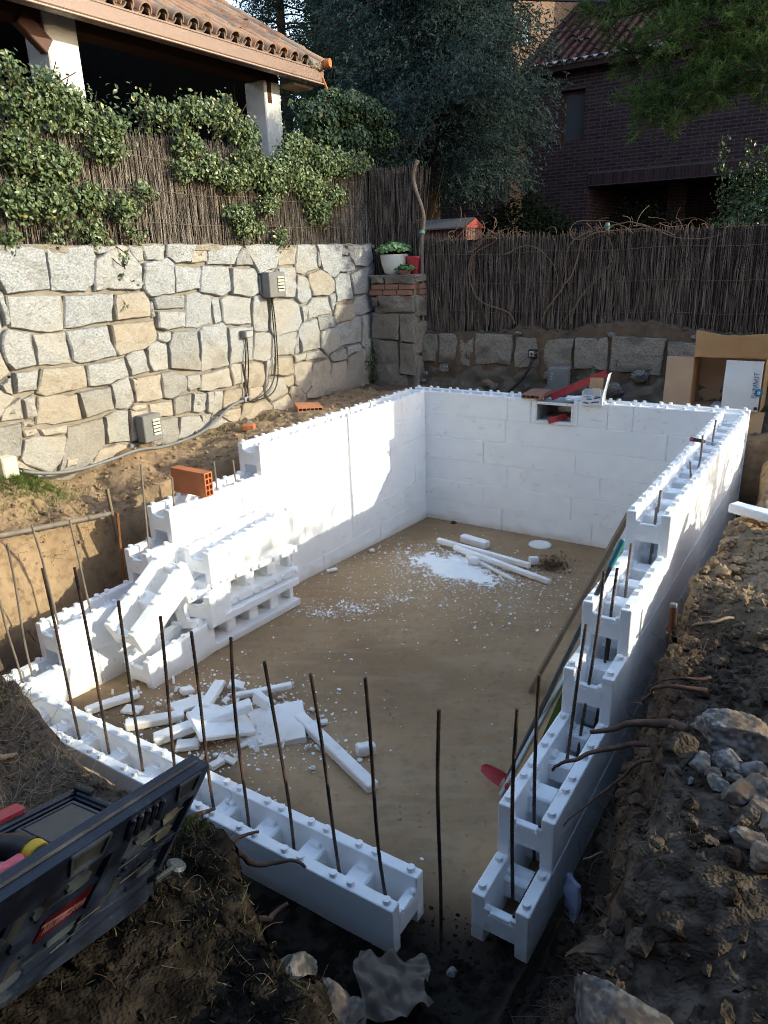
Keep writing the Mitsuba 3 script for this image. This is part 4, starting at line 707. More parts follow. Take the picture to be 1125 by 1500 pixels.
# climbing shrub over the left fence
r = np.random.default_rng(5)
iv = thing('climbing_shrub', 'glossy green climbing shrub hanging over the sunlit left fence', 'shrub')
P_, N_ = blob_pts([(y+r.normal()*.05, z+r.normal()*.03, a*.92*r.uniform(.65, 1.1), b*.92*r.uniform(.65, 1.1)) for y, z, a, b in IVY for _ in (0, 1)], 20000, r, -1.37, .17)
P_ = P_+r.normal(size=P_.shape)*[.02, .035, .03]
ex = np.c_[r.uniform(-1.5, -1.25, 900), r.uniform(-4.9, -2.2, 900), r.normal(4.05, .10, 900)]; P_ = np.vstack([P_, ex]); N_ = np.vstack([N_, np.c_[np.ones(900), np.zeros(900), np.ones(900)]+r.normal(size=(900, 3))*.7])
foliage(iv, 'foliage', leaves(P_, N_, .040, r, 1.75, (.028, .052, .018), (.15, .20, .075), .3, .035))
st = []
for i in range(70):
    b_ = IVY[i % len(IVY)]; s_ = np.array([-1.37, b_[0]+r.normal()*.1, max(3.1, b_[1]-.25)]); e_ = np.array([-1.30+r.random()*.15, b_[0]+r.normal()*.12, b_[1]+b_[3]*r.uniform(.6, 1.45)])
    st.append(tube(wob(spline([s_, (s_+e_)/2+r.normal(size=3)*.04, e_], 10), .01, 9, i), .004, 5))
part(iv, 'stems', cat_(st), BARK, kind='stuff')
for i, (y, z, h) in enumerate([(-3.5, 4.18, .16), (-3.28, 4.12, .10), (-2.2, 3.98, .2), (-1.25, 4.0, .14), (-.55, 3.98, .26), (-.95, 4.0, .12), (-3.95, 4.3, .18)]):
    part(iv, 'shoot', tube(spline([(-1.30, y, z-.2), (-1.29, y+.02, z), (-1.28, y+.0, z+h)], 8), np.linspace(.005, .002, 8), 5), BARK)
    n_ = 14; q = np.linspace(0, 1, n_); foliage(iv, 'shoot_leaves', leaves(np.c_[-1.29+r.normal(size=n_)*.02, y+r.normal(size=n_)*.025, z-.02+q*h], r.normal(size=(n_, 3))+[.6, 0, .3], .055, r, 1.8, (.04, .08, .025), (.12, .18, .06), -.4))
sh = thing('leafy_shrub', 'dense dark green shrub rising behind the corner of the left fence', 'shrub')
P_, N_ = blob_pts(SHRUB, 14500, r, -2.0, .38)
foliage(sh, 'foliage', leaves(P_, N_, .055, r, 1.7, (.018, .040, .015), (.065, .115, .04), .25, .03))
part(sh, 'trunk', cat_([tube(spline([(-2.1, y, 2.9), (-2.05, y+.05, 3.7), (-1.95, y+.1, 4.4)], 10), .02) for y in (.8, 1.4, 1.9)]), BARK)

t = thing('fence_post', 'thin steel post outside the frame right of the far end of the pool', 'post')
part(t, 'pole', tube([(4.7, .267, 1.1), (4.7, .267, 3.3)], .024, 10), RODG, smooth=True); part(t, 'cap', bx(.06, .06, .02, .004, (4.7, .267, 3.305)), GREYP)
# ---------------------------------------------------------------- porch building with a tiled roof (upper left)
ph = thing('porch', 'open porch with white square columns, brown gutter and barrel tiled roof, upper left', 'porch')
GX, GZ, PT = -2.6, 5.35, math.radians(30)
y_a, y_b = -5.2, 1.93
for i, (y0, y1, lab_) in enumerate([(1.20, 1.52, 'white square column at the right of the porch, lit on its right face'), (-1.92, -1.56, 'wide white square column at the left of the porch, partly behind the climbing shrub')]):
    m = bb(-3.34, -3.0, y0, y1, 2.4, 5.12 if i == 0 else 5.22, .012)
    for _ in range(3): m = m.subdivide()
    part(ph, 'column', rough(m, .005, 8, i), WHITEP, label=lab_)
part(ph, 'bracket', bb(-3.10, -2.992, 1.25, 1.33, 4.86, 5.12, .004), BEAM)
part(ph, 'bracket', xf(bx(.10, .34, .16, .01), trimesh.transformations.translation_matrix((-3.05, -2.02, 5.02))@rot([1, 0, 0], -38)), mat('m_brace', (.10, .045, .032), .6, .3))
def gutter(y0, y1):
    prof = [(0, -.07), (.095, -.07), (.128, -.04), (.128, .085), (.138, .085), (.138, .10), (.120, .10), (.120, -.035), (.092, -.062), (.008, -.062), (.008, .11), (0, .11)]
    m = trimesh.creation.extrude_polygon(Polygon(prof), y1-y0); v = np.asarray(m.vertices); return TM(np.c_[GX-.13+v[:, 0], y0+v[:, 2], GZ-.16+v[:, 1]], m.faces[:, ::-1])
part(ph, 'gutter', gutter(y_a, y_b+.04), GUTT)
part(ph, 'gutter_lip', bb(GX-.008, GX+.012, y_a, y_b+.045, GZ-.234, GZ-.218, .004), mat('m_gutter_lip', (.40, .29, .23), .5, .4))
part(ph, 'fascia', bb(GX-.16, GX-.1315, y_a, y_b, GZ-.20, GZ-.03), BEAM)
part(ph, 'beam', bb(-3.30, -3.04, y_a, y_b-.38, 5.12, 5.30, .01), BEAM)
ca, sa = math.cos(PT), math.sin(PT)
def on_roof(s, y, up=0.0): return np.array([GX-.06-s*ca-up*-sa*0-up*sa*-1*0, y, GZ-.02+s*sa])+up*np.array([sa, 0, ca])
part(ph, 'roof_deck', TM([on_roof(-.02, y_a, -.03), on_roof(-.02, y_b-.02, -.03), on_roof(4.2, y_b-.02, -.03), on_roof(4.2, y_a, -.03), on_roof(-.02, y_a, -.06), on_roof(-.02, y_b-.02, -.06), on_roof(4.2, y_b-.02, -.06), on_roof(4.2, y_a, -.06)],
     [(0, 1, 2), (0, 2, 3), (4, 6, 5), (4, 7, 6), (0, 4, 5), (0, 5, 1), (1, 5, 6), (1, 6, 2), (2, 6, 7), (2, 7, 3), (3, 7, 4), (3, 4, 0)]), BEAM)
part(ph, 'soffit', bb(-3.03, GX-.1645, y_b-.40, y_b-.002, GZ-.275, GZ-.24, .003), SOFF)
for i in range(14):
    y = y_a+.3+i*.48
    if y < y_b-.5: part(ph, 'rafter', xf(bx(1.9, .09, .12, .008, (1.25, 0, 0)), frame(on_roof(0, y, -.125), (-ca, 0, sa), (sa, 0, ca))), BEAM)
part(ph, 'back_wall', bb(-7.2, -7.0, y_a-1, y_b-.3, 2.0, 6.8), DARKV); gp_ = trimesh.creation.extrude_polygon(Polygon([(-7.0, 2.0), (-3.3, 2.0), (-3.3, 5.60), (-7.0, 7.74)]), .12); v = np.asarray(gp_.vertices); part(ph, 'side_wall', TM(np.c_[v[:, 0], y_b-.46-v[:, 2], v[:, 1]], gp_.faces), DARKV); part(ph, 'side_wall', bb(-7.0, -3.2, y_a-1, y_a-.85, 2.0, 5.5), DARKV)
part(ph, 'floor', bb(-7.0, -1.9, y_a-.8, y_b-.3, 2.7, 2.9), DARKV)
def barrel(L, r0, r1, a0=200, n=9, th=.013, conc=False):
    an = np.radians(np.linspace(-10, 190, n)) if not conc else np.radians(np.linspace(180, 360, n))
    V_ = []
    for x, r_ in ((0, r0), (L, r1)):
        for rad in (r_, r_-th): V_.append(np.c_[np.full(n, x), np.cos(an)*rad, np.sin(an)*rad])
    V_ = np.vstack(V_); f = []
    for i in range(n-1):
        o0, i0, o1, i1 = i, n+i, 2*n+i, 3*n+i
        f += [(o0, o0+1, o1+1), (o0, o1+1, o1), (i0, i1+1, i0+1), (i0, i1, i1+1), (o0, i0, i0+1), (o0, i0+1, o0+1), (o1, o1+1, i1+1), (o1, i1+1, i1)]
    f += [(0, 2*n, 3*n), (0, 3*n, n), (n-1, 2*n-1, 4*n-1), (n-1, 4*n-1, 3*n-1)]
    return TM(V_, f)
tile_m = [mikit.ply(barrel(.46, .082, .066), TILEO[i], smooth=35) for i in range(3)]; chan_m = mikit.ply(barrel(.46, .078, .088, conc=True), TILEO[1], smooth=35)
r = np.random.default_rng(12); cover_rest = []; nt = 0
NC = 26; sp = .215
for c_ in range(NC):
    y = y_b-.36-c_*sp
    for k in range(8):
        s0 = -.05+k*.37
        Mx = frame(on_roof(s0, y+r.normal()*.006, .035+r.normal()*.004), (-ca, r.normal()*.012, sa+r.normal()*.01), (sa, 0, ca))
        vis = c_ < 16
        if vis: part(ph, 'roof_tile', tile_m[r.integers(3)], TILEO[0], to=Mx)
        else: cover_rest.append(xf(barrel(.46, .082, .066), Mx))
        if k < 2 and vis: part(ph, 'channel_tile', chan_m, TILEO[1], to=frame(on_roof(s0-.01, y+sp/2, .055), (-ca, 0, sa), (sa, 0, ca)))
        elif k >= 2: cover_rest.append(xf(barrel(.46, .078, .088, conc=True), frame(on_roof(s0-.01, y+sp/2, .055), (-ca, 0, sa), (sa, 0, ca))))
part(ph, 'far_roof_tiles', cat_(cover_rest), TILEO[0], smooth=35, kind='stuff')
vm = bx(4.4, .26, .10, .02)
for _ in range(5): vm = vm.subdivide()
part(ph, 'verge', rough(xf(vm, frame(on_roof(2.1, y_b-.13, .03), (-ca, 0, sa), (sa, 0, ca))), .03, 9, 4), MOSSY, True, label='mossy mortar strip along the right edge of the tiled roof')
for k in range(11): part(ph, 'verge_tile', tile_m[k % 3], TILEO[2], to=frame(on_roof(-.10+k*.38, y_b-.04, .05), (-ca, 0, sa), (sa, .0, ca)))
part(ph, 'verge_board', xf(bx(4.3, .03, .16, .004), frame(on_roof(2.1, y_b+.03, -.06), (-ca, 0, sa), (sa, 0, ca))), ORG)
part(ph, 'end_tile', xf(lathe([(0, 0), (.055, 0), (.055, .12), (0, .12)], 12), frame(on_roof(-.06, y_b-.02, .06), (0, 0, 1), (.9, .2, 0))), ORG)
part(ph, 'downpipe', tube([(GX+.0, y_b+.0, GZ-.15), (GX+.02, y_b+.10, GZ-.33), (GX+.02, y_b+.14, GZ-.5)], .018), ORG)
t = thing('lantern', 'small pinkish wire lantern by the right porch column', 'lantern'); part(t, 'body', bb(-3.4, -3.3, .92, 1.10, 4.55, 4.66, .01), REDP); part(t, 'hook', tube([(-3.35, 1.01, 4.65), (-3.35, 1.01, 5.2)], .006), BEAM)

# ---------------------------------------------------------------- dark brick building behind
hb = thing('brick_building', 'large dark brick building in shade behind the back fence with a tiled roof', 'building')
FY = 9.0
def wall_holes(x0, x1, z0, z1, y, th, holes):
    p = Polygon([(x0, z0), (x1, z0), (x1, z1), (x0, z1)])
    for a, b, c, d in holes: p = p.difference(Polygon([(a, c), (b, c), (b, d), (a, d)]))
    m = trimesh.creation.extrude_polygon(p, th); v = np.asarray(m.vertices); return TM(np.c_[v[:, 0], y+th-v[:, 2], v[:, 1]], m.faces)
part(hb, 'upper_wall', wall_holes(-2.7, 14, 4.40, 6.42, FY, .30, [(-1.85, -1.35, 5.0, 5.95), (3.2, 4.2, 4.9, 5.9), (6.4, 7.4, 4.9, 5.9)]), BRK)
part(hb, 'soldier_course', bb(-1.2, 14, FY-.02, FY+.3, 4.15, 4.398), SOLD)
part(hb, 'left_pier', bb(-2.7, -1.202, FY, FY+.3, 1.0, 4.399), BRK)
part(hb, 'porch_side_wall', bb(-1.5, -1.203, FY+.302, FY+3.3, 1.0, 4.4), BRK); part(hb, 'porch_ceiling', bb(-1.2, 14, FY+.302, FY+3.2, 4.2, 4.3), DARKV); part(hb, 'porch_back_wall', bb(-1.2, 14, FY+3.2, FY+3.3, 1.0, 4.2), BRK)
part(hb, 'pier', bb(.08, .40, FY+1.4, FY+1.72, 1.0, 4.19), BRK); part(hb, 'pier', bb(3.6, 3.95, FY+.4, FY+.75, 1.0, 4.19), BRK)
for a, b, c, d in [(-1.85, -1.35, 5.0, 5.95), (3.2, 4.2, 4.9, 5.9), (6.4, 7.4, 4.9, 5.9)]:
    w = part(hb, 'window', cat_([bb(a, b, FY+.12, FY+.17, d-.05, d), bb(a, b, FY+.12, FY+.17, c, c+.05), bb(a, a+.05, FY+.121, FY+.169, c+.05, d-.05), bb(b-.05, b, FY+.121, FY+.169, c+.05, d-.05)]), BEAM)
    part(w, 'shutter', bb(a+.05, b-.05, FY+.14, FY+.155, c+.05, d-.05), dif('m_shutter', (.06, .06, .065)))
part(hb, 'eave_gutter', tube([(-2.68, FY-.28, 6.40), (14, FY-.28, 6.40)], .05, 8), ALU, smooth=True)
rp = math.radians(29); rc, rs = math.cos(rp), math.sin(rp)
part(hb, 'roof', TM([(-2.69, FY-.30, 6.36), (14, FY-.30, 6.36), (14, FY-.3+5*rc, 6.36+5*rs), (-2.69, FY-.3+5*rc, 6.36+5*rs), (-2.69, FY-.30, 6.26), (14, FY-.30, 6.26), (14, FY-.3+5*rc, 6.26+5*rs), (-2.69, FY-.3+5*rc, 6.26+5*rs)],
    [(0, 1, 2), (0, 2, 3), (4, 6, 5), (4, 7, 6), (0, 4, 5), (0, 5, 1), (1, 5, 6), (1, 6, 2), (2, 6, 7), (2, 7, 3), (3, 7, 4), (3, 4, 0)]), TILED)
rt = []; r = np.random.default_rng(3)
for k in range(13):
    for c_ in range(46):
        x_ = -2.58+c_*.2; s0 = -.06+k*.37
        rt.append(xf(barrel(.43, .082, .068, n=6), frame((x_, FY-.30+s0*rc, 6.38+s0*rs+r.normal()*.008), (0, rc, rs+r.normal()*.01), (0, -rs, rc))))
RT = cat_(rt[:]); n_tile = 46*13
tl_m = mikit.ply(barrel(.43, .082, .068, n=6), TILED, smooth=35); near_ids = []
rest = []
for k in range(13):
    for c_ in range(46):
        x_ = -2.58+c_*.2; s0 = -.06+k*.37; Mx = frame((x_, FY-.30+s0*rc, 6.38+s0*rs), (0, rc, rs), (0, -rs, rc))
        rest.append((k, c_))
part(hb, 'roof_tiles', RT, TILED, smooth=35, kind='stuff')
# taller lit wing on the left
part(hb, 'wing', bb(-7.5, -2.702, 8.25, 14, 1.0, 9.5), BRK)
lw = bb(-2.7015, -2.60, 8.251, 14, 1.0, 9.5)
px_ = Polygon([(8.25, 1.0), (14, 1.0), (14, 9.5), (8.25, 9.5)]).difference(Polygon([(8.66, 6.8), (9.16, 6.8), (9.16, 7.33), (8.66, 7.33)]))
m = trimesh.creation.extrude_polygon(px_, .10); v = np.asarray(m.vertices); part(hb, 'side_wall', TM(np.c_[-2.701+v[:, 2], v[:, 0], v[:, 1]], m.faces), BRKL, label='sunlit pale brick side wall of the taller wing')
w = part(hb, 'window', cat_([bb(-2.70, -2.66, 8.66, 8.70, 6.8, 7.33), bb(-2.70, -2.66, 9.12, 9.16, 6.8, 7.33), bb(-2.70, -2.661, 8.70, 9.12, 7.29, 7.33), bb(-2.70, -2.661, 8.70, 9.12, 6.8, 6.84), bb(-2.70, -2.662, 8.89, 8.93, 6.84, 7.29)]), WHITEP)
part(w, 'pane', bb(-2.70, -2.69, 8.70, 9.12, 6.84, 7.29), GLASSW); part(hb, 'sill', bb(-2.60, -2.54, 8.6, 9.22, 6.74, 6.799, .005), BRKL)
part(hb, 'dormer', cat_([bb(-.9, .5, 11.6, 13, 7.3, 9.1)]), BRK); w = part(hb, 'window', bb(-.85, -.5, 11.56, 11.6, 8.3, 8.75), WHITEP); part(w, 'pane', cat_([bb(-.82, -.69, 11.55, 11.561, 8.33, 8.72), bb(-.66, -.53, 11.55, 11.561, 8.33, 8.72)]), GLASSW)
# red garden shed roof behind the fence
t = thing('garden_shed', 'little reddish brown slatted shed with a pale roof peeping over the back fence', 'shed')
sx0, sx1, sy0, sy1 = -1.52, -.78, 2.55, 3.1
for i in range(11): part(t, 'slat', bb(sx0+i*.066, sx0+i*.066+.054, sy0, sy0+.02, 2.0, 3.26, .003), mat('m_shed', (.12, .055, .045), .7, .3) if i == 0 else 'm_shed')
for i in range(7): part(t, 'slat', bb(sx1-.02, sx1, sy0+.02+i*.075, sy0+.083+i*.075, 2.0, 3.26, .003), 'm_shed')
part(t, 'wall', bb(sx0, sx1-.03, sy0+.025, sy1, 1.8, 3.25), BEAM)
part(t, 'roof', TM([(sx0-.05, sy0-.05, 3.26), (sx1+.02, sy0-.05, 3.26), (sx1+.02, (sy0+sy1)/2, 3.39), (sx0-.05, (sy0+sy1)/2, 3.39), (sx1+.02, sy1+.05, 3.26), (sx0-.05, sy1+.05, 3.26), (sx0-.05, sy0-.05, 3.24), (sx1+.02, sy0-.05, 3.24)], [(0, 1, 2), (0, 2, 3), (3, 2, 4), (3, 4, 5), (6, 7, 1), (6, 1, 0)]), dif('m_shed_roof', (.12, .115, .11), two=True))
part(t, 'gable', TM([(sx1+.021, sy0-.05, 3.25), (sx1+.021, sy1+.05, 3.25), (sx1+.021, (sy0+sy1)/2, 3.38)], [(0, 1, 2)]), mat('m_shed_red', (.22, .035, .03), .6, .3, two=True), label='bright red gable end of the shed roof')
for z_, a, b, lab_ in ((0, (-9, 3.2, 8.2), (9, 5.2, 5.0), 'thick black overhead cable crossing the top of the picture'), (1, (-2.2, 4.0, 5.72), (9, 4.6, 6.3), 'thin overhead wire below the thick cable')):
    q = np.linspace(0, 1, 60)[:, None]; p_ = np.asarray(a)+(np.asarray(b)-a)*q; p_[:, 2] -= .5*np.sin(q[:, 0]*np.pi)*(1 if z_ == 0 else .3)
    single('overhead_cable', tube(p_, .014 if z_ == 0 else .005, 6), BLACK, lab_, 'cable', smooth=True)

# ---------------------------------------------------------------- trees and bushes
def sprays(Pp, A, nper, L, w, spread, r, tone=None, colA=(.02, .035, .02), colB=(.06, .09, .05), droop=.0, blades=False):
    n = len(Pp); A = A/np.linalg.norm(A, axis=1, keepdims=True)
    t = np.tile(np.linspace(0, 1, nper), (n, 1)); B = Pp[:, None]+A[:, None]*(t[..., None]*L[:, None, None])
    d = A[:, None]*.75+r.normal(size=(n, nper, 3))*spread; d[..., 2] -= droop; d /= np.linalg.norm(d, axis=-1, keepdims=True)
    ln = (L[:, None]*r.uniform(.35, .8, (n, nper)))[..., None]*(.55 if not blades else 1)
    s = np.cross(d, r.normal(size=(n, nper, 3))); s /= np.linalg.norm(s, axis=-1, keepdims=True)
    if blades: V_ = np.stack([B-s*w, B+s*w, B+d*ln], 2); f0 = np.array([(0, 1, 2)]); m_ = 3
    else: V_ = np.stack([B, B+d*ln*.5+s*w, B+d*ln, B+d*ln*.5-s*w], 2); f0 = np.array([(0, 1, 2), (0, 2, 3)]); m_ = 4
    k = n*nper; F_ = (f0[None]+(np.arange(k)*m_)[:, None, None]).reshape(-1, 3)
    tn = (tone if tone is not None else r.random(n))[:, None]+r.normal(size=(n, nper))*.15; tn = np.clip(tn, 0, 1).reshape(-1, 1)
    col = np.asarray(colA)*(1-tn)+np.asarray(colB)*tn; return TM(V_.reshape(-1, 3), F_), np.repeat(col, m_, 0)
def limb_pts(a, b, sag, r, n=14, kink=.06):
    q = np.linspace(0, 1, n)[:, None]; p = np.asarray(a)+(np.asarray(b)-np.asarray(a))*q; p[:, 2] -= sag*(np.sin(q[:, 0]*np.pi)); L = np.linalg.norm(np.asarray(b)-a)
    return p+np.cumsum(r.normal(size=(n, 3)), 0)*kink*L/n
def conifer(name, label, base, height, rmax, seed, nb=120, z0=.15, cols=((.018, .034, .028), (.060, .092, .072)), dens=1.0, rfun=None, sector=None):
    r = np.random.default_rng(seed); t = thing(name, label, 'tree'); base = np.asarray(base, float)
    tr = limb_pts(base, base+[0.1, .1, height], 0, r, 20, .02); part(t, 'trunk', tube(tr, np.linspace(.20, .03, 20), 10), BARK, smooth=True)
    P_, A_, L_, tn, lm = [], [], [], [], []
    for i in range(nb):
        f = z0+(1-z0)*((i+.5)/nb); ang = i*2.399+r.normal()*.3; rad = (rmax*(1-f)**.75+.25)*r.uniform(.6, 1.12)
        if rfun: rad *= rfun(ang, f)
        a = base+[.1*f, .1*f, height*f]; b = a+[math.cos(ang)*rad, math.sin(ang)*rad, -rad*r.uniform(.15, .5)+.1]
        p = limb_pts(a, b, -.10*rad, r, 9, .15); lm.append(tube(p, np.linspace(.03, .006, 9)*(.5+rad/rmax*.6), 5))
        n = int(95*dens*(rad/1.2)); q = r.beta(2.2, 1.1, n); idx = np.clip((q*8).astype(int), 0, 7); c = p[idx]+(p[idx+1]-p[idx])*(q*8-idx)[:, None]
        clump = np.repeat(r.normal(size=(n//6+1, 3))*.10, 6, 0)[:n]
        off = clump+r.normal(size=(n, 3))*[.07, .07, .06]-[0, 0, .08]; c = c+off*(1.1-.3*q)[:, None]*(.6+rad*.6)
        d = unit(b-a); A_.append(np.tile(d*[.8, .8, .3], (n, 1))+r.normal(size=(n, 3))*.5+[0, 0, -.35]); P_.append(c); L_.append(r.uniform(.08, .18, n)); tn.append(np.clip(r.beta(2, 3, n)*.8+.25*(meshkit.noise(c*2.2, 4)-.3), 0, 1))
    P_, A_, L_, tn = np.vstack(P_), np.vstack(A_), np.hstack(L_), np.hstack(tn)
    part(t, 'limbs', cat_(lm), BARK); foliage(t, 'crown', sprays(P_, A_, 8, L_, .0125, .38, r, tn, cols[0], cols[1], .12), bs='m_needle'); return t
conifer('cypress_tree', 'tall drooping blue green cypress between the porch and the brick building', (-2.3, 4.3, 2.0), 8.6, 1.95, 41, 260, .25, ((.014, .028, .028), (.115, .155, .140)), 1.7, rfun=lambda a, f: .85+.37*min(1, max(0, f-.25)/.15) if f < .45 else 1.15)
conifer('cypress_tree', 'darker conifer further left behind the porch roof', (-5.2, 6.5, 2.0), 8.5, 2.2, 43, 130, .25, ((.014, .026, .022), (.05, .075, .05)), 1.5)
conifer('conifer_tree', 'dark conifer far behind the porch roof at the upper left', (-8.2, 8.0, 2.0), 10, 2.4, 47, 130, .25, ((.014, .026, .022), (.05, .07, .045)), 1.4)
# pine with long needles reaching in from the right
pn = thing('pine_tree', 'long needled pine whose sunlit boughs hang into the upper right', 'tree'); r = np.random.default_rng(19)
pb = np.array([4.6, 5.2, 1.6]); part(pn, 'trunk', tube(limb_pts(pb, pb+[-.5, -.5, 8.0], 0, r, 18, .04), np.linspace(.20, .06, 18), 10), BARK, smooth=True)
ends0 = [((4.3, 4.9, 6.2), (.95, 2.9, 4.75)), ((4.3, 4.9, 6.2), (1.35, 2.6, 4.45)), ((4.2, 4.8, 6.6), (.55, 3.0, 5.35)), ((4.2, 4.8, 6.9), (.75, 2.5, 5.75)), ((4.3, 4.9, 6.0), (1.75, 2.4, 4.45)), ((4.3, 4.9, 6.4), (1.5, 2.3, 5.15)),
        ((4.3, 4.9, 6.3), (.9, 3.0, 4.55)), ((4.3, 4.9, 6.3), (1.15, 2.9, 4.35)), ((4.3, 4.9, 6.5), (.75, 3.1, 5.0)), ((4.2, 4.8, 6.6), (1.0, 3.0, 5.35)), ((4.3, 4.9, 6.4), (1.4, 2.8, 4.7)), ((4.3, 4.9, 5.9), (2.35, 2.3, 4.45)), ((4.3, 4.9, 5.9), (2.75, 2.2, 4.75)), ((4.3, 4.9, 6.3), (2.4, 2.2, 5.1)), ((4.3, 4.9, 6.6), (2.0, 2.4, 5.6)), ((4.3, 4.9, 6.8), (2.7, 2.3, 5.6)), ((4.2, 4.8, 7.2), (1.2, 2.6, 6.1)), ((4.2, 4.8, 7.0), (2.6, 2.2, 6.2)),
        ((4.3, 4.9, 5.6), (3.6, 2.6, 4.6)), ((4.3, 4.9, 6.5), (5.5, 3.0, 5.6)), ((4.3, 4.9, 6.2), (6.6, 4.4, 5.6)), ((4.3, 4.9, 7.4), (5.6, 6.3, 6.6)), ((4.2, 4.8, 7.5), (3.0, 6.2, 6.8)), ((4.1, 4.7, 8.4), (3.4, 3.4, 8.2)), ((4.1, 4.7, 8.8), (5.0, 4.0, 8.8)), ((4.2, 4.8, 6.9), (.3, 3.6, 5.9))]
ends = [(a, (b[0]+.38, b[1], b[2])) for a, b in ends0]
lm, P_, A_, tn = [], [], [], []
for i, (a, b) in enumerate(ends):
    p = limb_pts(a, b, .25, r, 14, .12); lm.append(tube(p, np.linspace(.055, .010, 14), 6)); L = np.linalg.norm(np.asarray(b)-a)
    for k in range(int(24*L/3)+6):
        q = r.uniform(.45, 1.0)*13; ix = min(int(q), 12); s_ = p[ix]+(p[ix+1]-p[ix])*(q-ix); d_ = unit(unit(p[-1]-p[0])*.8+r.normal(size=3)*.6+[0, 0, .12]); ln = r.uniform(.15, .42)
        tw_ = limb_pts(s_, s_+d_*ln, -.03, r, 6, .15); lm.append(tube(tw_, np.linspace(.010, .004, 6), 5))
        for m_ in range(9):
            qq = r.uniform(.45, 1)*5; jx = min(int(qq), 4); P_.append(tw_[jx]+(tw_[jx+1]-tw_[jx])*(qq-jx)+r.normal(size=3)*.035); A_.append(d_+r.normal(size=3)*.6+[0, 0, .30]); tn.append(r.random())
P_, A_, tn = np.array(P_), np.array(A_), np.array(tn)
part(pn, 'limbs', cat_(lm), BARK, True); foliage(pn, 'crown', sprays(P_, A_, 22, np.full(len(P_), .13), .0036, .62, r, tn, (.022, .045, .014), (.15, .22, .07), .02, True), bs='m_needle')
def bush(name, label, c, rad, n, seed, size=.05, cols=((.012, .024, .010), (.045, .075, .028)), up=0.0, cat='bush', stems=6):
    r = np.random.default_rng(seed); t = thing(name, label, cat); c = np.asarray(c, float); rad = np.asarray(rad, float)
    d = r.normal(size=(n, 3)); d /= np.linalg.norm(d, axis=1, keepdims=True); rr_ = r.uniform(.45, 1, n)**.5*(1+.35*(meshkit.fbm(d*2.3+seed, 3, seed)-.5)*2)
    P_ = c+d*rr_[:, None]*rad; foliage(t, 'foliage', bs='m_needle' if 'dark' in name else 'm_leaf', mc=leaves(P_, d+r.normal(size=(n, 3))*.6+[0, 0, .3], size, r, 1.8, cols[0], cols[1], .1-up))
    part(t, 'stems', cat_([tube(limb_pts(c-[0, 0, rad[2]*1.6]+r.normal(size=3)*.05, c+r.normal(size=3)*rad*.5, 0, r, 8, .1), np.linspace(.03, .008, 8), 5) for _ in range(stems)]), BARK); return t, r
bush('dark_bush', 'dark leafy bush in deep shade in front of the brick building', (-1.0, 5.2, 2.9), (.95, .7, .95), 5200, 51, .07, ((.005, .009, .006), (.014, .022, .012)))
bush('dark_bush', 'second dark bush under the overhang of the brick building', (.5, 6.2, 2.7), (.9, .7, .9), 3600, 52, .07, ((.005, .009, .006), (.014, .022, .012)))
t, r = bush('upright_shrub', 'upright glossy shrub with long spiky shoots at the right above the back fence', (2.85, 3.0, 3.05), (.62, .45, .62), 4600, 53, .05, ((.016, .034, .012), (.07, .115, .038)))
for i, (x, y, z0_, z1_) in enumerate([(2.28, 3.0, 3.1, 4.12), (2.42, 3.05, 3.0, 3.75), (2.58, 2.95, 3.2, 4.03), (2.52, 3.1, 3.1, 3.8), (2.75, 3.0, 3.4, 3.95), (2.9, 3.0, 3.4, 3.9), (2.68, 3.1, 3.3, 3.8), (3.1, 3.0, 3.3, 4.1)]):
    q = np.sort(r.random(190)); ax = np.array([x+.12, y, z0_])+(np.array([x, y, z1_])-[x+.12, y, z0_])*q[:, None]
    part(t, 'shoot', tube([(x+.12, y, z0_-.3), (x+.06, y, (z0_+z1_)/2), (x, y, z1_)], np.array([.010, .007, .003]), 5), BARK)
    foliage(t, 'shoot_leaves', leaves(ax+r.normal(size=(190, 3))*[.065, .065, .02]*(1.15-.75*q)[:, None], r.normal(size=(190, 3))+[.3, -.3, .2], .045, r, 1.8, (.025, .05, .016), (.10, .15, .05), -.5))
# the neighbourhood outside the frame: a house and trees to the right that shade this end of the garden
hs = thing('brick_house', 'plain brick house of the next plot, to the right of the pool', 'house')
part(hs, 'wall', bb(8.6, 15, -16, -4.3, 1.0, 6.2), BRKL); part(hs, 'roof', TM([(8.1, -16.4, 6.1), (15.5, -16.4, 6.1), (15.5, -3.9, 6.1), (8.1, -3.9, 6.1), (11.8, -13, 8.2), (11.8, -7, 8.2)], [(0, 1, 4), (1, 2, 5), (1, 5, 4), (2, 3, 5), (3, 0, 4), (3, 4, 5), (0, 3, 2), (0, 2, 1)]), TILED)
hs = thing('brick_house', 'house of this garden, behind the viewer', 'house')
part(hs, 'wall', bb(-6, 12, -17, -10.5, 1.0, 6.5), BRKL); part(hs, 'roof', TM([(-6.5, -17.5, 6.4), (12.5, -17.5, 6.4), (12.5, -10, 6.4), (-6.5, -10, 6.4), (-3, -13.7, 8.6), (9, -13.7, 8.6)], [(0, 1, 5), (0, 5, 4), (1, 2, 5), (2, 3, 4), (2, 4, 5), (3, 0, 4), (0, 3, 2), (0, 2, 1)]), TILED)
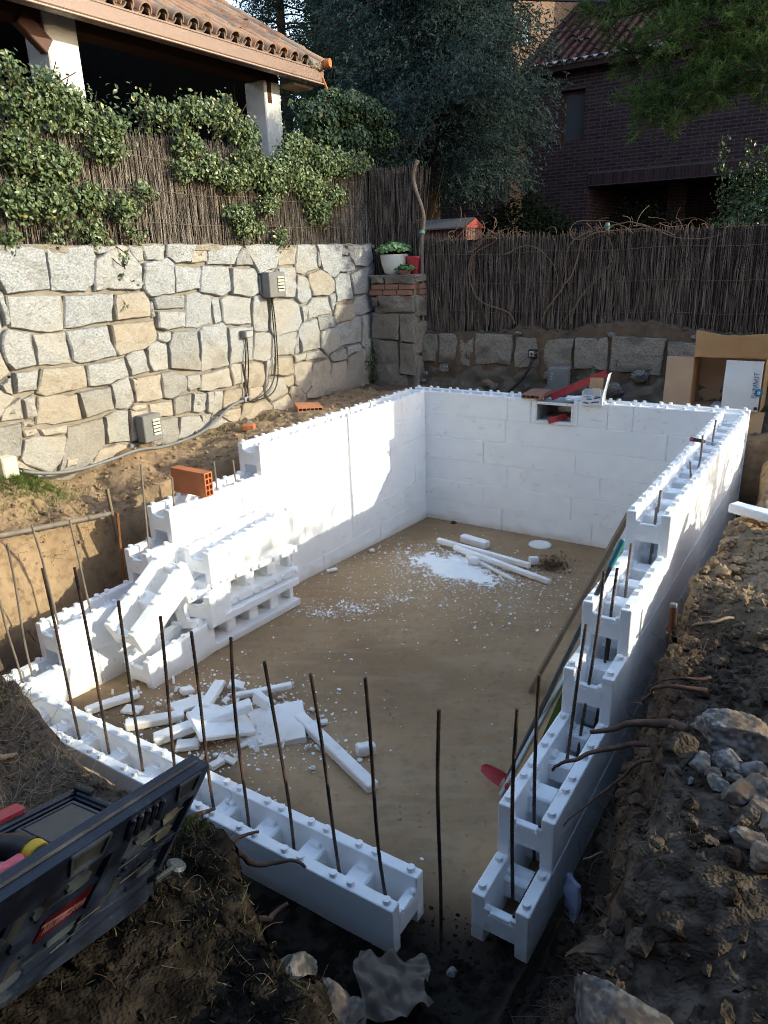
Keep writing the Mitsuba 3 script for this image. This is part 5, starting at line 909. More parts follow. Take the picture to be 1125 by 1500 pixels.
def broad_tree(label, base, h, crown, n, seed, size=.10, nl=14):
    r = np.random.default_rng(seed); t = thing('garden_tree', label, 'tree'); base = np.asarray(base, float); top = base+[0, 0, h]
    part(t, 'trunk', tube(limb_pts(base, top, 0, r, 14, .05), np.linspace(.16, .06, 14), 9), BARK, smooth=True); lm, P_ = [], []
    for i in range(nl):
        d = r.normal(size=3); d /= np.linalg.norm(d); e = top+d*np.asarray(crown)*r.uniform(.6, 1); p = limb_pts(base+[0, 0, h*r.uniform(.45, .95)], e, 0, r, 9, .15); lm.append(tube(p, np.linspace(.05, .01, 9), 5))
        m_ = n//nl; P_.append(p[r.integers(4, 9, m_)]+r.normal(size=(m_, 3))*.30)
    P_ = np.vstack(P_); part(t, 'limbs', cat_(lm), BARK); foliage(t, 'crown', leaves(P_, r.normal(size=P_.shape)+[0, 0, .4], size, r, 1.8, (.03, .055, .02), (.08, .13, .04))); return t
broad_tree('airy broadleaf tree right of the pool beside the next house', (8.4, -3.0, 1.3), 3.4, (1.5, 1.5, 1.7), 5200, 61, .11, 22)
broad_tree('airy broadleaf tree right of the far end of the pool', (8.6, .55, 1.3), 1.9, (1.1, 1.1, .9), 900, 62, .09, 12)
broad_tree('dense broadleaf tree by the corner of the next house', (8.3, -4.6, 1.3), 3.6, (1.7, 1.5, 2.0), 9000, 63, .12, 26)
broad_tree('spreading leafy tree behind the viewer, over this end of the garden', (6.3, -8.6, 1.2), 4.6, (2.6, 2.3, 1.3), 12000, 64, .14, 34)
# ---------------------------------------------------------------- hollow bricks
def hollow(L, w, h, rows, cols, wall=.009):
    p = Polygon([(0, 0), (w, 0), (w, h), (0, h)]); cw, ch = (w-wall*(cols+1))/cols, (h-wall*(rows+1))/rows
    for i in range(cols):
        for j in range(rows):
            x, y = wall+i*(cw+wall), wall+j*(ch+wall); p = p.difference(Polygon([(x, y), (x+cw, y), (x+cw, y+ch), (x, y+ch)]).buffer(-.003).buffer(.003))
    m = trimesh.creation.extrude_polygon(p, L); v = np.asarray(m.vertices); return TM(np.c_[v[:, 2], v[:, 0], v[:, 1]], m.faces)
single('hollow_brick', xf(hollow(.35, .078, .185, 4, 2), frame((-.292, -3.415, 1.262), (1, .02, -.02))), TERRA, 'orange hollow brick standing on edge on a step of the left white wall', 'hollow brick')
single('hollow_brick', xf(hollow(.36, .26, .045, 1, 6), frame((-1.08, -.97, 1.405), (.62, -.60, .02), (.05, 0, 1))), TERRB, 'flat orange hollow brick lying on the soil beside the left wall', 'hollow brick')
single('hollow_brick', xf(hollow(.30, .20, .042, 1, 4), frame((1.345, -.035, 1.492), (.06, 1, .05))), TERRD, 'flat reddish hollow brick lying across the top of the far wall by the opening', 'hollow brick')
single('brick_piece', rough(xf(bx(.12, .09, .06, .01).subdivide().subdivide(), frame((-.86, -1.93, float(gz(-.86, -1.93))+.03), (.8, .5, 0))), .006, 20), TERRA, 'small broken brick piece on the soil below the stone wall', 'brick piece')
# small open carton on the far wall
t = thing('small_carton', 'small open white carton with blue print standing on the far wall', 'carton')
c0 = np.array([1.775, -.045, 1.478]); Mc = frame(c0, (1, .08, -.02))
part(t, 'front', xf(bb(0, .20, 0, .004, 0, .10), Mc), CARDW); part(t, 'side', xf(bb(0, .004, .0045, .16, 0, .13), Mc), CARDW); part(t, 'side', xf(bb(.196, .2, .0045, .16, 0, .13), Mc), CARDW); part(t, 'back', xf(bb(.0045, .1955, .156, .16, 0, .13), Mc), CARDW); part(t, 'bottom', xf(bb(.0045, .1955, .0045, .1555, .0, .004), Mc), CARDP)
part(t, 'flap', xf(bb(0, .13, 0, .003, 0, .11), Mc@trimesh.transformations.translation_matrix((.03, .165, .13))@rot([1, 0, 0], -12)), CARD, label='brown inner flap standing up at the back')
part(t, 'flap', xf(bb(0, .003, 0, .15, 0, .20), Mc@trimesh.transformations.translation_matrix((.20, .0, .11))@rot([0, 1, 0], 10)), CARDW, label='tall white flap at the right with blue print')
part(t, 'flap', xf(bb(0, .075, 0, .003, 0, .10), Mc@trimesh.transformations.translation_matrix((.11, -.004, .10))@rot([1, 0, 0], 40)), CARDW)
for i, (a, b, z_, w_, mtl, ang) in enumerate([(.02, .07, .02, .012, INKB, -30), (.05, .10, .05, .014, INKC, 0), (.10, .17, .02, .012, INKB, 25), (.03, .09, .075, .008, INKB, 0), (.12, .185, .06, .014, INKB, 40), (.13, .18, .085, .006, INKC, 0)]):
    part(t, 'print', xf(bb(0, b-a, -.0022, -.0008, 0, w_), Mc@trimesh.transformations.translation_matrix((a, 0, z_))@rot([0, 1, 0], -ang*.4)), mtl)
for i, z_ in enumerate((.03, .07, .12)): part(t, 'print', xf(bb(-.0022, -.0008, .02, .12, z_, z_+.025), Mc@trimesh.transformations.translation_matrix((.20, .0, .11))@rot([0, 1, 0], 10)), INKC)
single('debris', rough(xf(bx(.16, .10, .04, .01).subdivide().subdivide().subdivide(), frame((1.64, .14, 1.50), (1, .1, 0))), .02, 18), EPS, 'crumbled white scraps heaped on the far wall behind the opening', 'scraps')
# big cardboard box lying on its side behind the far right corner
t = thing('cardboard_box', 'large brown cardboard box with open flaps lying behind the far right corner', 'cardboard box')
x0, x1, y0, y1, z0, z1 = 2.66, 3.28, .58, .96, 1.41, 1.895
w = .006
part(t, 'wall', bb(x0, x1, y0, y1, z0-w, z0), CARDP); part(t, 'wall', bb(x0, x1, y0, y1, z1, z1+w), CARD); part(t, 'wall', bb(x0-w, x0-.0005, y0, y1, z0-w, z1+w), CARD); part(t, 'wall', bb(x1+.0005, x1+w, y0, y1, z0-w, z1+w), CARD); part(t, 'wall', bb(x0, x1, y1-w, y1, z0+.001, z1-.001), CARDP)
def flap(o, x, z, L, h, mtl, label=None, seed=0, creases=0):
    m = bb(0, L, -.0025, .0025, 0, h)
    for _ in range(4): m = m.subdivide()
    v = np.asarray(m.vertices).copy(); v[:, 1] += (meshkit.fbm(np.c_[v[:, 0]*4, v[:, 2]*4, v[:, 0]*0+seed], 2, seed)-.5)*.06*np.clip(v[:, 2]/h, 0, 1)
    if creases: v[:, 1] += np.abs(v[:, 0]-L*.62)*.16*np.clip(v[:, 2]/h, 0, 1)
    return part(t, 'flap', xf(TM(v, m.faces), frame(o, x, z)), mtl, label=label)
flap((x0, y0, z1+.003), (1, 0, 0), (.0, -.12, .22), x1-x0+.02, .235, CARD, 'top flap raised and creased', 1, 1)
flap((x0-.004, y0, z0), (0, 0, 1), (-1, -.06, .02), z1-z0, .245, CARDP, 'left flap opened outward, paler inside', 2)
k_ = flap((x1-.01, y0-.045, z0+.005), (0, 0, 1), (-1, .06, 0), z1-z0-.02, .32, CARDW, 'white printed right flap folded across the opening', 3)
flap((x0, y0-.003, z0-.004), (1, 0, 0), (.03, -.14, -.20), x1-x0+.05, .26, CARD, 'bottom flap hanging down', 4)
part(t, 'inner_scrap', bb(2.84, 2.97, .66, .90, z0+.001, z0+.012), CARDW)
tm_ = meshkit.text_mesh('SUMMIT', .042, .0012); part(t, 'lettering', xf(tm_, frame((x1-.035, y0-.062, z0+.13), (0, .0, 1), (0, -1, 0))), INKB)
part(t, 'logo', xf(lathe([(.018, 0), (.036, 0), (.036, .0012), (.018, .0012)], 20), frame((x1-.018, y0-.060, z0+.185), (1, 0, 0), (0, -1, 0))), INKC); part(t, 'print', bb(x1-.045, x1-.015, y0-.0615, y0-.060, z0+.02, z0+.05), BLACK)
# timber, pole, shovel, plastic things along the right wall
single('plank', xf(rough(bx(1.36, .105, .026, .003, (.68, 0, 0)).subdivide().subdivide().subdivide(), .002, 12), frame((2.49, -3.03, .175), (.47, .20, 1.19), (-.85, -.2, .35))), WOOD, 'long weathered plank leaning from the pool floor against the right wall', 'plank', smooth=30)
pa, pb_ = np.array([2.73, -3.95, .23]), np.array([3.125, -3.52, 1.52])
t = thing('long_pole', 'long dark grey pole with a teal end leaning over the right wall', 'pole'); d_ = unit(pb_-pa)
part(t, 'shaft', tube([pa, pb_-d_*.13], .0135, 12), POLE, smooth=True); part(t, 'grip', tube([pb_-d_*.15, pb_-d_*.02, pb_], [.016, .018, .015], 14), TEAL, smooth=40); part(t, 'grip_end', tube([pb_-d_*.001, pb_+d_*.004], .011, 12), GREYL)
t = thing('hand_shovel', 'red plastic scoop on the pool floor by the foot of the long pole', 'scoop')
g = np.stack(np.meshgrid(np.linspace(-1, 1, 12), np.linspace(0, 1, 12), indexing='ij'), -1).reshape(-1, 2); wd = .05*np.sqrt(np.clip(1-(g[:, 1]-.1)**2*.85, .05, 1))
bl = np.c_[g[:, 0]*wd, g[:, 1]*.19, (g[:, 0]**2)*.022]; ii, jj = np.meshgrid(np.arange(11), np.arange(11), indexing='ij'); q = ii*12+jj; ff = np.vstack([np.stack([q, q+12, q+13], -1).reshape(-1, 3), np.stack([q, q+13, q+1], -1).reshape(-1, 3)])
bl2 = bl-[0, 0, .004]; part(t, 'blade', xf(TM(np.vstack([bl, bl2]), np.vstack([ff, ff[:, ::-1]+144])), frame((2.715, -4.0, .235), (.35, .5, .65), (.75, -.6, .2))@np.diag([.8, .8, .8, 1])), REDP, True); part(t, 'handle', tube([(2.735, -3.99, .26), (2.79, -4.12, .30)], .012, 8), REDD, smooth=True)
single('straightedge', xf(bx(1.25, .045, .018, .002, (.62, 0, 0)), frame((2.76, -4.12, .24), (.205, .62, .66), (-.8, .3, .3))), ALU, 'thin grey aluminium straightedge leaning beside the pole on the inside of the right wall', 'straightedge')
t = thing('plastic_sheet', 'crumpled green and cream packaging strip between the poles and the right wall', 'packaging'); gp = np.linspace(0, 1, 16)
ce = np.array([2.90, -4.02, .50])+np.outer(gp, np.array([.05, .52, .36])); up_ = np.array([.02, .12, -.23])
V_ = np.vstack([ce, ce+up_*.5+np.c_[np.sin(gp*20)*.012, gp*0, gp*0], ce+up_]); f_ = []
for i in range(15):
    for k in (0, 16): f_ += [(k+i, k+i+1, k+17+i), (k+i, k+17+i, k+16+i)]
part(t, 'sheet', TM(np.vstack([V_, V_+[.004, 0, 0]]), f_+[(a+48, c+48, b+48) for a, b, c in f_]), GREEN, smooth=40)
for i in range(3): part(t, 'patch', xf(trimesh.creation.extrude_polygon(Polygon([(0, 0), (.05, .01), (.02, .07)]), .002), frame(ce[2+i*4]+up_*.45+np.array([-.016, 0, 0]), (.05, .52, .36), (-1, .1, 0))), CREAM)
t = thing('screwdriver', 'red and black screwdriver lying across the top of the right wall', 'screwdriver'); a, b = np.array([3.015, -1.26, 1.525]), np.array([3.235, -1.30, 1.515]); d_ = unit(b-a)
part(t, 'handle', tube([a, a+d_*.015, a+d_*.05, a+d_*.09, a+d_*.105], [.010, .0155, .013, .016, .009], 12), BLACK, smooth=True); part(t, 'grip_ring', tube([a-d_*.004, a+d_*.018], .0162, 12), RED); part(t, 'grip_ring', tube([a+d_*.086, a+d_*.104], [.0165, .011], 12), RED); part(t, 'shaft', tube([a+d_*.1, b], .004, 8), ALU, smooth=True)
t = thing('pipe_stub', 'dark capped pipe stub standing in the trench behind the right wall', 'pipe'); part(t, 'pipe', tube([(3.40, -3.46, .55), (3.39, -3.46, .98), (3.385, -3.45, 1.18)], .020, 12), BEAM, smooth=True); part(t, 'collar', tube([(3.39, -3.46, .97), (3.392, -3.46, 1.03)], .030, 12), BLACK, smooth=40); part(t, 'cap', xf(bx(.030, .030, .02, .003), trimesh.transformations.translation_matrix((3.384, -3.45, 1.188))), GREYP)
single('polystyrene_offcut', rough(xf(bx(.55, .095, .055, .008).subdivide().subdivide().subdivide(), frame((3.73, -2.47, 1.395), (.93, -.36, -.02))), .004, 14), EPS, 'white strip lying on the earth bank at the right edge', 'polystyrene offcut', smooth=35)
t = thing('crumpled_wrapper', 'crumpled bluish white wrapper in the dark trench beside the right wall', 'wrapper')
wr_ = rough(bx(.10, .03, .17, .008).subdivide().subdivide().subdivide(), .018, 16, 6); part(t, 'body', xf(wr_, frame((3.335, -4.72, .42), (.6, -.6, .2), (.2, 0, 1))), dif('m_wrapper', (.24, .26, .36)), smooth=30); part(t, 'print', xf(bb(-.03, .03, -.032, -.029, -.05, -.03), frame((3.335, -4.72, .42), (.6, -.6, .2), (.2, 0, 1))), BLACK)
# on the pool floor: drain lid, cup, brown pile
t = thing('drain_lid', 'round white cap set into the floor near the far wall', 'drain lid'); Md = trimesh.transformations.translation_matrix((1.49, -.25, .016)); part(t, 'lid', xf(lathe([(0, .016), (.075, .018), (.105, .012), (.108, 0)], 32), Md), EPS, smooth=30); part(t, 'rim', xf(lathe([(.106, 0), (.118, 0), (.118, .010), (.108, .012)], 32), Md), CARDW)
t = thing('plastic_cup', 'clear plastic cup with dark dregs on the floor against the far wall', 'cup'); part(t, 'cup', xf(lathe([(.030, .002), (.042, .135), (.044, .137)], 24), trimesh.transformations.translation_matrix((.385, -.06, .0))), PANE, smooth=40); part(t, 'rim', xf(lathe([(.042, .133), (.045, .135), (.045, .139), (.042, .139)], 24), trimesh.transformations.translation_matrix((.385, -.06, .0))), WHITE); part(t, 'dregs', xf(rough(lathe([(0, .03), (.030, .028), (.029, .004), (0, .003)], 16), .008, 40), trimesh.transformations.translation_matrix((.385, -.06, .0))), BEAM)
r = np.random.default_rng(91); t = thing('wood_shavings', 'small pile of dark brown shavings beside the white strips', 'shavings'); ch = []
for i in range(420):
    c = np.array([1.80+r.normal()*.09, -.78+r.normal()*.11, .045+abs(r.normal())*.022]); ch.append(xf(bx(r.uniform(.01, .03), r.uniform(.004, .01), .003), trimesh.transformations.translation_matrix(c)@trimesh.transformations.random_rotation_matrix(r.random(3))))
part(t, 'shavings', cat_(ch), dif('m_shaving', (.10, .05, .03)), kind='stuff')
# left bank: pipe, stake
single('bank_pipe', tube(wob(spline([(-.60, -4.95, 1.30), (-.58, -4.6, 1.255), (-.57, -4.2, 1.205), (-.57, -3.80, 1.15)], 30), .006, 3, 2), .018, 10), RODG, 'grey pipe resting along the edge of the left earth bank above the rods', 'pipe', smooth=True)
single('wooden_stake', rough(xf(bx(.022, .022, .42, .003).subdivide().subdivide(), frame((-.60, -3.76, 1.12), (1, .2, .05))), .003, 20), WOOD, 'short wooden stake at the right end of the bank pipe', 'stake')
# rocks
def rk(x, y, s, seed, label, cat='rock', group=None, z=None, flat=.75, mtl=ROCKM):
    zz2 = float(gz(x, y)) if z is None else z; R4 = trimesh.transformations.rotation_matrix(np.random.default_rng(seed).uniform(0, 6), [0, 0, 1])
    return single('rock', xf(rock(s*1.15, s*.9, s*flat, seed, 4 if s > .06 else 3, 11), trimesh.transformations.translation_matrix((x, y, zz2+s*flat*.35))@R4), mtl, label, cat, smooth=28, group=group)
rk(3.81, -4.50, .125, 1, 'largest grey and brown rock at the top of the pile on the right bank')
RL = [(3.73, -4.71, .050, 'pointed rock at the left of the rock pile'), (3.72, -4.79, .020, 'small grey stone below the pointed rock'), (3.82, -4.66, .065, 'long dark rock under the largest rock of the pile'), (3.865, -4.84, .060, 'pale speckled rock at the front of the pile'), (3.80, -4.80, .038, 'round grey rock left of the pale speckled rock'), (3.89, -4.66, .050, 'grey rock in the middle of the pile'), (3.91, -4.77, .055, 'grey rock at the right of the pile'), (3.95, -4.74, .045, 'rock at the right edge of the pile'), (3.945, -4.88, .070, 'broad grey rock below the pile at the right edge'), (3.91, -4.985, .052, 'rounded pale rock below the pile'), (3.975, -5.03, .065, 'pinkish rock at the right edge below the pile'), (3.67, -4.42, .026, 'small pale stone above the largest rock'), (3.78, -4.755, .028, 'little dark stone between the pile rocks'), (3.84, -4.735, .026, 'little brown stone in the middle of the pile'), (3.76, -4.38, .030, 'small brown stone above the largest rock, right of the pale one')]
for i, (x, y, s, lb_) in enumerate(RL): rk(x, y, s, 20+i, lb_)
rk(3.66, -4.66, .07, 50, 'brown earthy boulder half buried in the edge of the right bank', mtl=SOIL); rk(3.74, -5.66, .17, 51, 'big dark boulder at the bottom edge right of the middle', flat=.5, mtl=ROCKD); rk(3.60, -5.40, .075, 52, 'earthy boulder low in the right bank', mtl=SOIL, flat=.7)
rk(2.97, -5.89, .10, 53, 'brown rock at the bottom edge of the left mound', z=.88, flat=.5, mtl=ROCKD); rk(2.86, -5.86, .07, 54, 'pale jagged rock on the rim of the left mound', z=.90, mtl=ROCKD); rk(3.03, -5.86, .075, 55, 'dark rock beside the brown rock at the bottom edge', z=.84, flat=.6, mtl=ROCKD)
rk(3.01, -5.15, .022, 56, 'small pale stone chip on the dark soil of the gap'); rk(-1.02, -1.75, .04, 57, 'small stone at the foot of the stone wall', mtl=STN[2])
rk(3.70, -2.05, .10, 58, 'rounded pale rock at the far right edge of the trench')
# brown rag / dry leaf in the trench
g = np.stack(np.meshgrid(np.linspace(-1, 1, 40), np.linspace(-1, 1, 40), indexing='ij'), -1).reshape(-1, 2)
rx, ry = g[:, 0]*.13*(1+.12*np.sin(g[:, 1]*4)), g[:, 1]*.12*(1+.10*np.sin(g[:, 0]*5+1))
rzv = .045+.05*np.abs(meshkit.fbm(np.c_[g*1.6, g[:, :1]*0], 3, 3)-.5)*2+.05*np.abs(g[:, 0]-.35*g[:, 1])-.02*np.linalg.norm(g, axis=1)+.03*np.abs(np.sin(g[:, 0]*4+g[:, 1]*2.5+meshkit.fbm(np.c_[g*2, g[:, :1]*0], 2, 7)*3))
ii, jj = np.meshgrid(np.arange(39), np.arange(39), indexing='ij'); q = ii*40+jj; ff = np.vstack([np.stack([q, q+40, q+41], -1).reshape(-1, 3), np.stack([q, q+41, q+1], -1).reshape(-1, 3)])
mk_ = np.random.default_rng(5)
single('paper_scrap', xf(TM(np.vstack([np.c_[rx, ry, rzv], np.c_[rx, ry, rzv-.004]]), np.vstack([ff, ff[:, ::-1]+1600])), trimesh.transformations.translation_matrix((2.87, -5.36, .27))@rot([0, 0, 1], 35)), dif('m_scrap', lambda p, n, uv: MX((.12, .092, .072), (.24, .195, .16), FB(p.x*14, p.y*14, p.z*14, 3)), two=True), 'crumpled brown paper scrap lying in the trench at the bottom edge', 'paper scrap', smooth=True)
# roots
RLB = ['thick reddish broken root reaching from the right bank onto the right wall', 'long curved dark root hooking over the right wall', 'thin root slanting down across the trench beside the right wall', 'stout root pointing out of the right bank above the thick one', 'thin straight root just above the stout one', 'pale root low in the right bank', 'pale twisting root by the pipe stub', 'thin pale root running from the bank to the pipe stub', 'thin hanging rootlet below the pale low root']
for i, (pts, lb_) in enumerate(zip(ROOTS_R, RLB)):
    p_ = np.array(pts); p_[0] = p_[1]+np.array([.16, -.02+.02*i, .03])
    rr_ = [.018, .011, .007, .009, .006, .007, .008, .006, .005][i]
    single('tree_root', tube(wob(spline(p_, 36), .024, 8, i), np.linspace(rr_*1.25, rr_*.45, 36), 7), ROOTP if i in (5, 6, 7) else ROOTM, lb_, 'root', smooth=True)
NLB = ['wavy dark root crossing in front of the low near wall', 'short dark root over the top edge of the low near wall', 'dark root stub by the tip of the tool box', 'root stub on the rim of the left mound', 'long pale stick on the left mound', 'forked pale rootlets hanging over the left end of the near wall']
for i, (pts, lb_) in enumerate(zip(ROOTS_N, NLB)):
    rr_ = [.011, .010, .012, .013, .012, .007][i]
    single('tree_root', tube(wob(spline(pts, 30), .012, 11, 20+i), np.linspace(rr_*1.2, rr_*.6, 30), 7), ROOTP if i in (4, 5) else ROOTM, lb_, 'root', smooth=True)
def hair(region, n, L, r_, seed, up=.2, mtl=ROOTP, name='root_hairs', label=''):
    r = np.random.default_rng(seed); ms = []
    for i in range(n):
        x, y = region(r); s_ = np.array([x, y, float(gz(x, y))+.004]); d_ = r.normal(size=3)*[1, 1, .3]+[0, 0, up]; d_ = unit(d_)*L*r.uniform(.4, 1.3)
        p_ = np.array([s_, s_+d_*.5+r.normal(size=3)*L*.15, s_+d_+r.normal(size=3)*L*.15]); ms.append(tube(spline(p_, 6), np.linspace(r_, r_*.4, 6), 4, cap=False))
    struct(name, cat_(ms), mtl, kind='stuff', label=label); labels[name if name in labels else name]['category'] = 'roots'
hair(lambda r: (r.uniform(3.40, 3.62), r.uniform(-5.6, -3.2)), 480, .11, .0022, 1, .1, ROOTM, 'bank_rootlets', 'fine broken rootlets all over the right earth bank')
hair(lambda r: (r.uniform(1.2, 3.1), -5.55-abs(r.normal())*.28), 420, .065, .0013, 2, .15, ROOTM, 'mound_rootlets', 'fine dry rootlets on the dark mound around the tool box')
hair(lambda r: (r.uniform(-.1, 1.4), r.uniform(-6.0, -5.4)), 620, .13, .0016, 3, .35, ROOTP, 'straw', 'dry straw on the left mound')
hair(lambda r: (r.uniform(-.78, -.56), r.uniform(-4.9, -2.6)), 260, .09, .0018, 4, .0, ROOTM, 'left_bank_rootlets', 'fine rootlets hanging out of the sunlit left bank')
# clods and pebbles
def clods(name, label, n, region, smin, smax, seed, mtl=SOIL, cat='clods'):
    r = np.random.default_rng(seed); b = trimesh.creation.icosphere(subdivisions=1); V_, F_ = [], []
    xy = np.array([region(r) for _ in range(n)]); z = gz(xy[:, 0], xy[:, 1]); s = smin*(smax/smin)**r.random(n)**2.2
    for i in range(n):
        v = b.vertices*(1+r.normal(size=(len(b.vertices), 1))*.17)*r.uniform(.7, 1.25, 3)*[1, 1, .8]*s[i]; V_.append(v+[xy[i, 0], xy[i, 1], z[i]+s[i]*.15]); F_.append(b.faces+i*len(b.vertices))
    struct(name, TM(np.vstack(V_), np.vstack(F_)), mtl, kind='stuff', label=label); labels[name]['category'] = cat
clods('bank_clods', 'loose earth clods on the right bank and in its trench', 3600, lambda r: (3.30+abs(r.normal())*.35, r.uniform(-5.9, -1.0)), .004, .042, 1)
clods('mound_clods', 'loose dark earth crumbs on the mound around the tool box', 2600, lambda r: (r.uniform(.3, 3.7), -5.45-abs(r.normal())*.40), .003, .016, 2)
clods('left_clods', 'loose brown earth clods on the sunlit left bank', 1500, lambda r: (r.uniform(-1.25, -.5), r.uniform(-5.0, .6)), .005, .026, 3)
clods('trench_clods', 'dark clods on the soil behind the far wall', 900, lambda r: (r.uniform(-.6, 3.3), r.uniform(.4, 1.1)), .006, .035, 4)
clods('ledge_clods', 'dark soil crumbs heaped on the ledge in front of the back fence', 900, lambda r: (r.normal(1.9, .75), 1.13+abs(r.normal())*.04), .005, .025, 6)
clods('gap_clods', 'dark crumbs on the soil of the gap between the two walls', 700, lambda r: (r.uniform(2.6, 3.4), r.uniform(-5.7, -4.9)), .003, .013, 7)
clods('floor_grit', 'grit on the compacted pool floor', 2600, lambda r: (r.uniform(.05, 2.9), r.uniform(-4.9, -.1)), .0015, .006, 5, FLOORM, 'grit')
# grass
def grass(name, label, n, region, h, seed, cols, lean=.5):
    r = np.random.default_rng(seed); xy = np.array([region(r) for _ in range(n)]); z = gz(xy[:, 0], xy[:, 1]); P_ = np.c_[xy, z-.005]
    d = r.normal(size=(n, 3))*lean; d[:, 2] = 1; d /= np.linalg.norm(d, axis=1, keepdims=True); L = h*r.uniform(.4, 1.2, n)[:, None]; s = np.cross(d, r.normal(size=(n, 3))); s /= np.linalg.norm(s, axis=1, keepdims=True)
    bend = r.normal(size=(n, 3))*[1, 1, .2]; w_ = .0022; V_ = np.stack([P_-s*w_, P_+s*w_, P_+d*L*.6+bend*L*.12+s*w_*.7, P_+d*L+bend*L*.4, P_+d*L*.6+bend*L*.12-s*w_*.7], 1).reshape(-1, 3)
    f0 = np.array([(0, 1, 2), (0, 2, 4), (4, 2, 3)]); F_ = (f0[None]+(np.arange(n)*5)[:, None, None]).reshape(-1, 3); tn = r.random((n, 1)); col = np.repeat(np.asarray(cols[0])*(1-tn)+np.asarray(cols[1])*tn, 5, 0)
    scene[name] = mikit.ply(TM(V_, F_), 'm_needle', smooth=False, color=col); used.add(name); labels[name] = {'label': label, 'category': 'grass', 'kind': 'stuff'}
GRN = ((.05, .09, .02), (.16, .22, .06)); DRY = ((.10, .085, .05), (.34, .27, .16)); MIXG = ((.06, .07, .03), (.17, .15, .09))
grass('grass', 'patch of short green grass at the foot of the stone wall at the left edge', 2600, lambda r: (-1.12+r.normal()*.10, -4.05+r.normal()*.16), .055, 1, GRN)
grass('grass_tuft', 'dry sunlit grass tuft on the left mound', 3000, lambda r: (.42+r.normal()*.20, -5.50+r.normal()*.08), .075, 2, DRY, .9)
grass('dry_grass', 'sparse dry grass on the dark ground around the tool box', 3800, lambda r: (r.uniform(.2, 3.6), -5.5-abs(r.normal())*.35), .045, 3, MIXG, 1.3)
grass('bank_grass', 'sparse dry grass and litter on the right bank', 2400, lambda r: (3.62+abs(r.normal())*.3, r.uniform(-5.2, -2.6)), .04, 4, MIXG, 1.3)
grass('dark_grass', 'dark green grass tufts behind the tool box', 1500, lambda r: (2.05+r.normal()*.10, -5.62+r.normal()*.06), .05, 6, ((.02, .035, .012), (.07, .09, .03)), .7)
grass('weeds', 'little weeds along the foot of the stone wall', 700, lambda r: (-1.05+r.normal()*.07, r.uniform(-2.3, -1.3)), .04, 5, ((.05, .07, .02), (.16, .15, .06)))
# moss and leaves at the foot of the corner
r = np.random.default_rng(8); n_ = 900
ms = leaves(np.c_[-1.20+r.normal(size=n_)*.03, .86+r.normal(size=n_)*.07, 1.42+np.abs(r.normal(size=n_))*.22], r.normal(size=(n_, 3))+[.8, -.5, .3], .022, r, 1.3, (.02, .045, .012), (.07, .11, .03))
t = thing('moss', 'green moss climbing the shady corner between stone wall and pillar', 'moss'); foliage(t, 'tufts', ms)

# ---------------------------------------------------------------- open tool box in the foreground
tb = thing('tool_box', 'battered dark blue tool box lying open on the mound, ribbed lid facing the camera', 'tool box')
O = np.array([2.45, -5.72, 1.425]); Ux = unit([.16, -.95, .235]); W0 = np.array([-.26, -.30, -.92]); Wx = unit(W0-Ux*(W0@Ux)); Nn_ = np.cross(Ux, Wx); Nn_ = Nn_ if Nn_[0] > 0 else -Nn_
ML = np.eye(4); ML[:3, 0], ML[:3, 1], ML[:3, 2], ML[:3, 3] = Ux, Wx, Nn_, O
flip = np.linalg.det(ML[:3, :3]) < 0
def L_(m):
    q = xf(m, ML); 
    if flip and False: q.invert()
    return q
def poly3(pts, d0, d1, bev=.003): 
    m = trimesh.creation.extrude_polygon(Polygon(pts), d1-d0); m.apply_translation((0, 0, d0)); return m
LL, LH = .80, .385
outer = [(.0, .012), (.014, 0), (LL, 0), (LL, LH), (.13, LH), (.09, LH-.03), (.012, .07)]
part(tb, 'lid', L_(poly3(outer, -.05, -.012)), TOOL)
frame_p = Polygon(outer).difference(Polygon([(.035, .10), (LL-.02, .10), (LL-.02, LH-.02), (.125, LH-.02), (.105, LH-.045)]))
part(tb, 'lid_frame', L_(trimesh.creation.extrude_polygon(frame_p, .024).apply_translation((0, 0, -.0115))), TOOL)
for a, b in ((.055, .145), (.43, .55)):
    sl_ = Polygon([(a, .012), (b, .012), (b-.012, .065), (a+.012, .065)]).buffer(.008).difference(Polygon([(a, .012), (b, .012), (b-.012, .065), (a+.012, .065)]))
    part(tb, 'grip_edge', L_(trimesh.creation.extrude_polygon(sl_.intersection(Polygon([(0, .004), (1, .004), (1, .3), (0, .3)])), .008).apply_translation((0, 0, .0128))), TOOLG)
    part(tb, 'grip_recess', L_(poly3([(a+.004, .015), (b-.004, .015), (b-.016, .061), (a+.016, .061)], .0128, .0152)), BLACK)
for i in range(5): part(tb, 'rib', L_(bx(.016, .075, .022, .006, (.225+i*.030, .045, .018))), TOOL); 
for i in range(4): part(tb, 'rib_gap', L_(bx(.012, .070, .004, .001, (.24+i*.030, .047, .0148))), BLACK)
part(tb, 'edge_rail', L_(bx(LL-.03, .016, .02, .006, (LL/2+.015, -.001, -.025))), TOOL)
def chev(u0, u1, w0, h, mtl, slant=.05):   # bar with notched end, as on the lid
    return poly3([(u0, w0), (u1, w0+0), (u1+slant*.5, w0+h*.5), (u1, w0+h), (u0+slant*.0, w0+h), (u0+slant*.45, w0+h*.55)], -.012, .010)
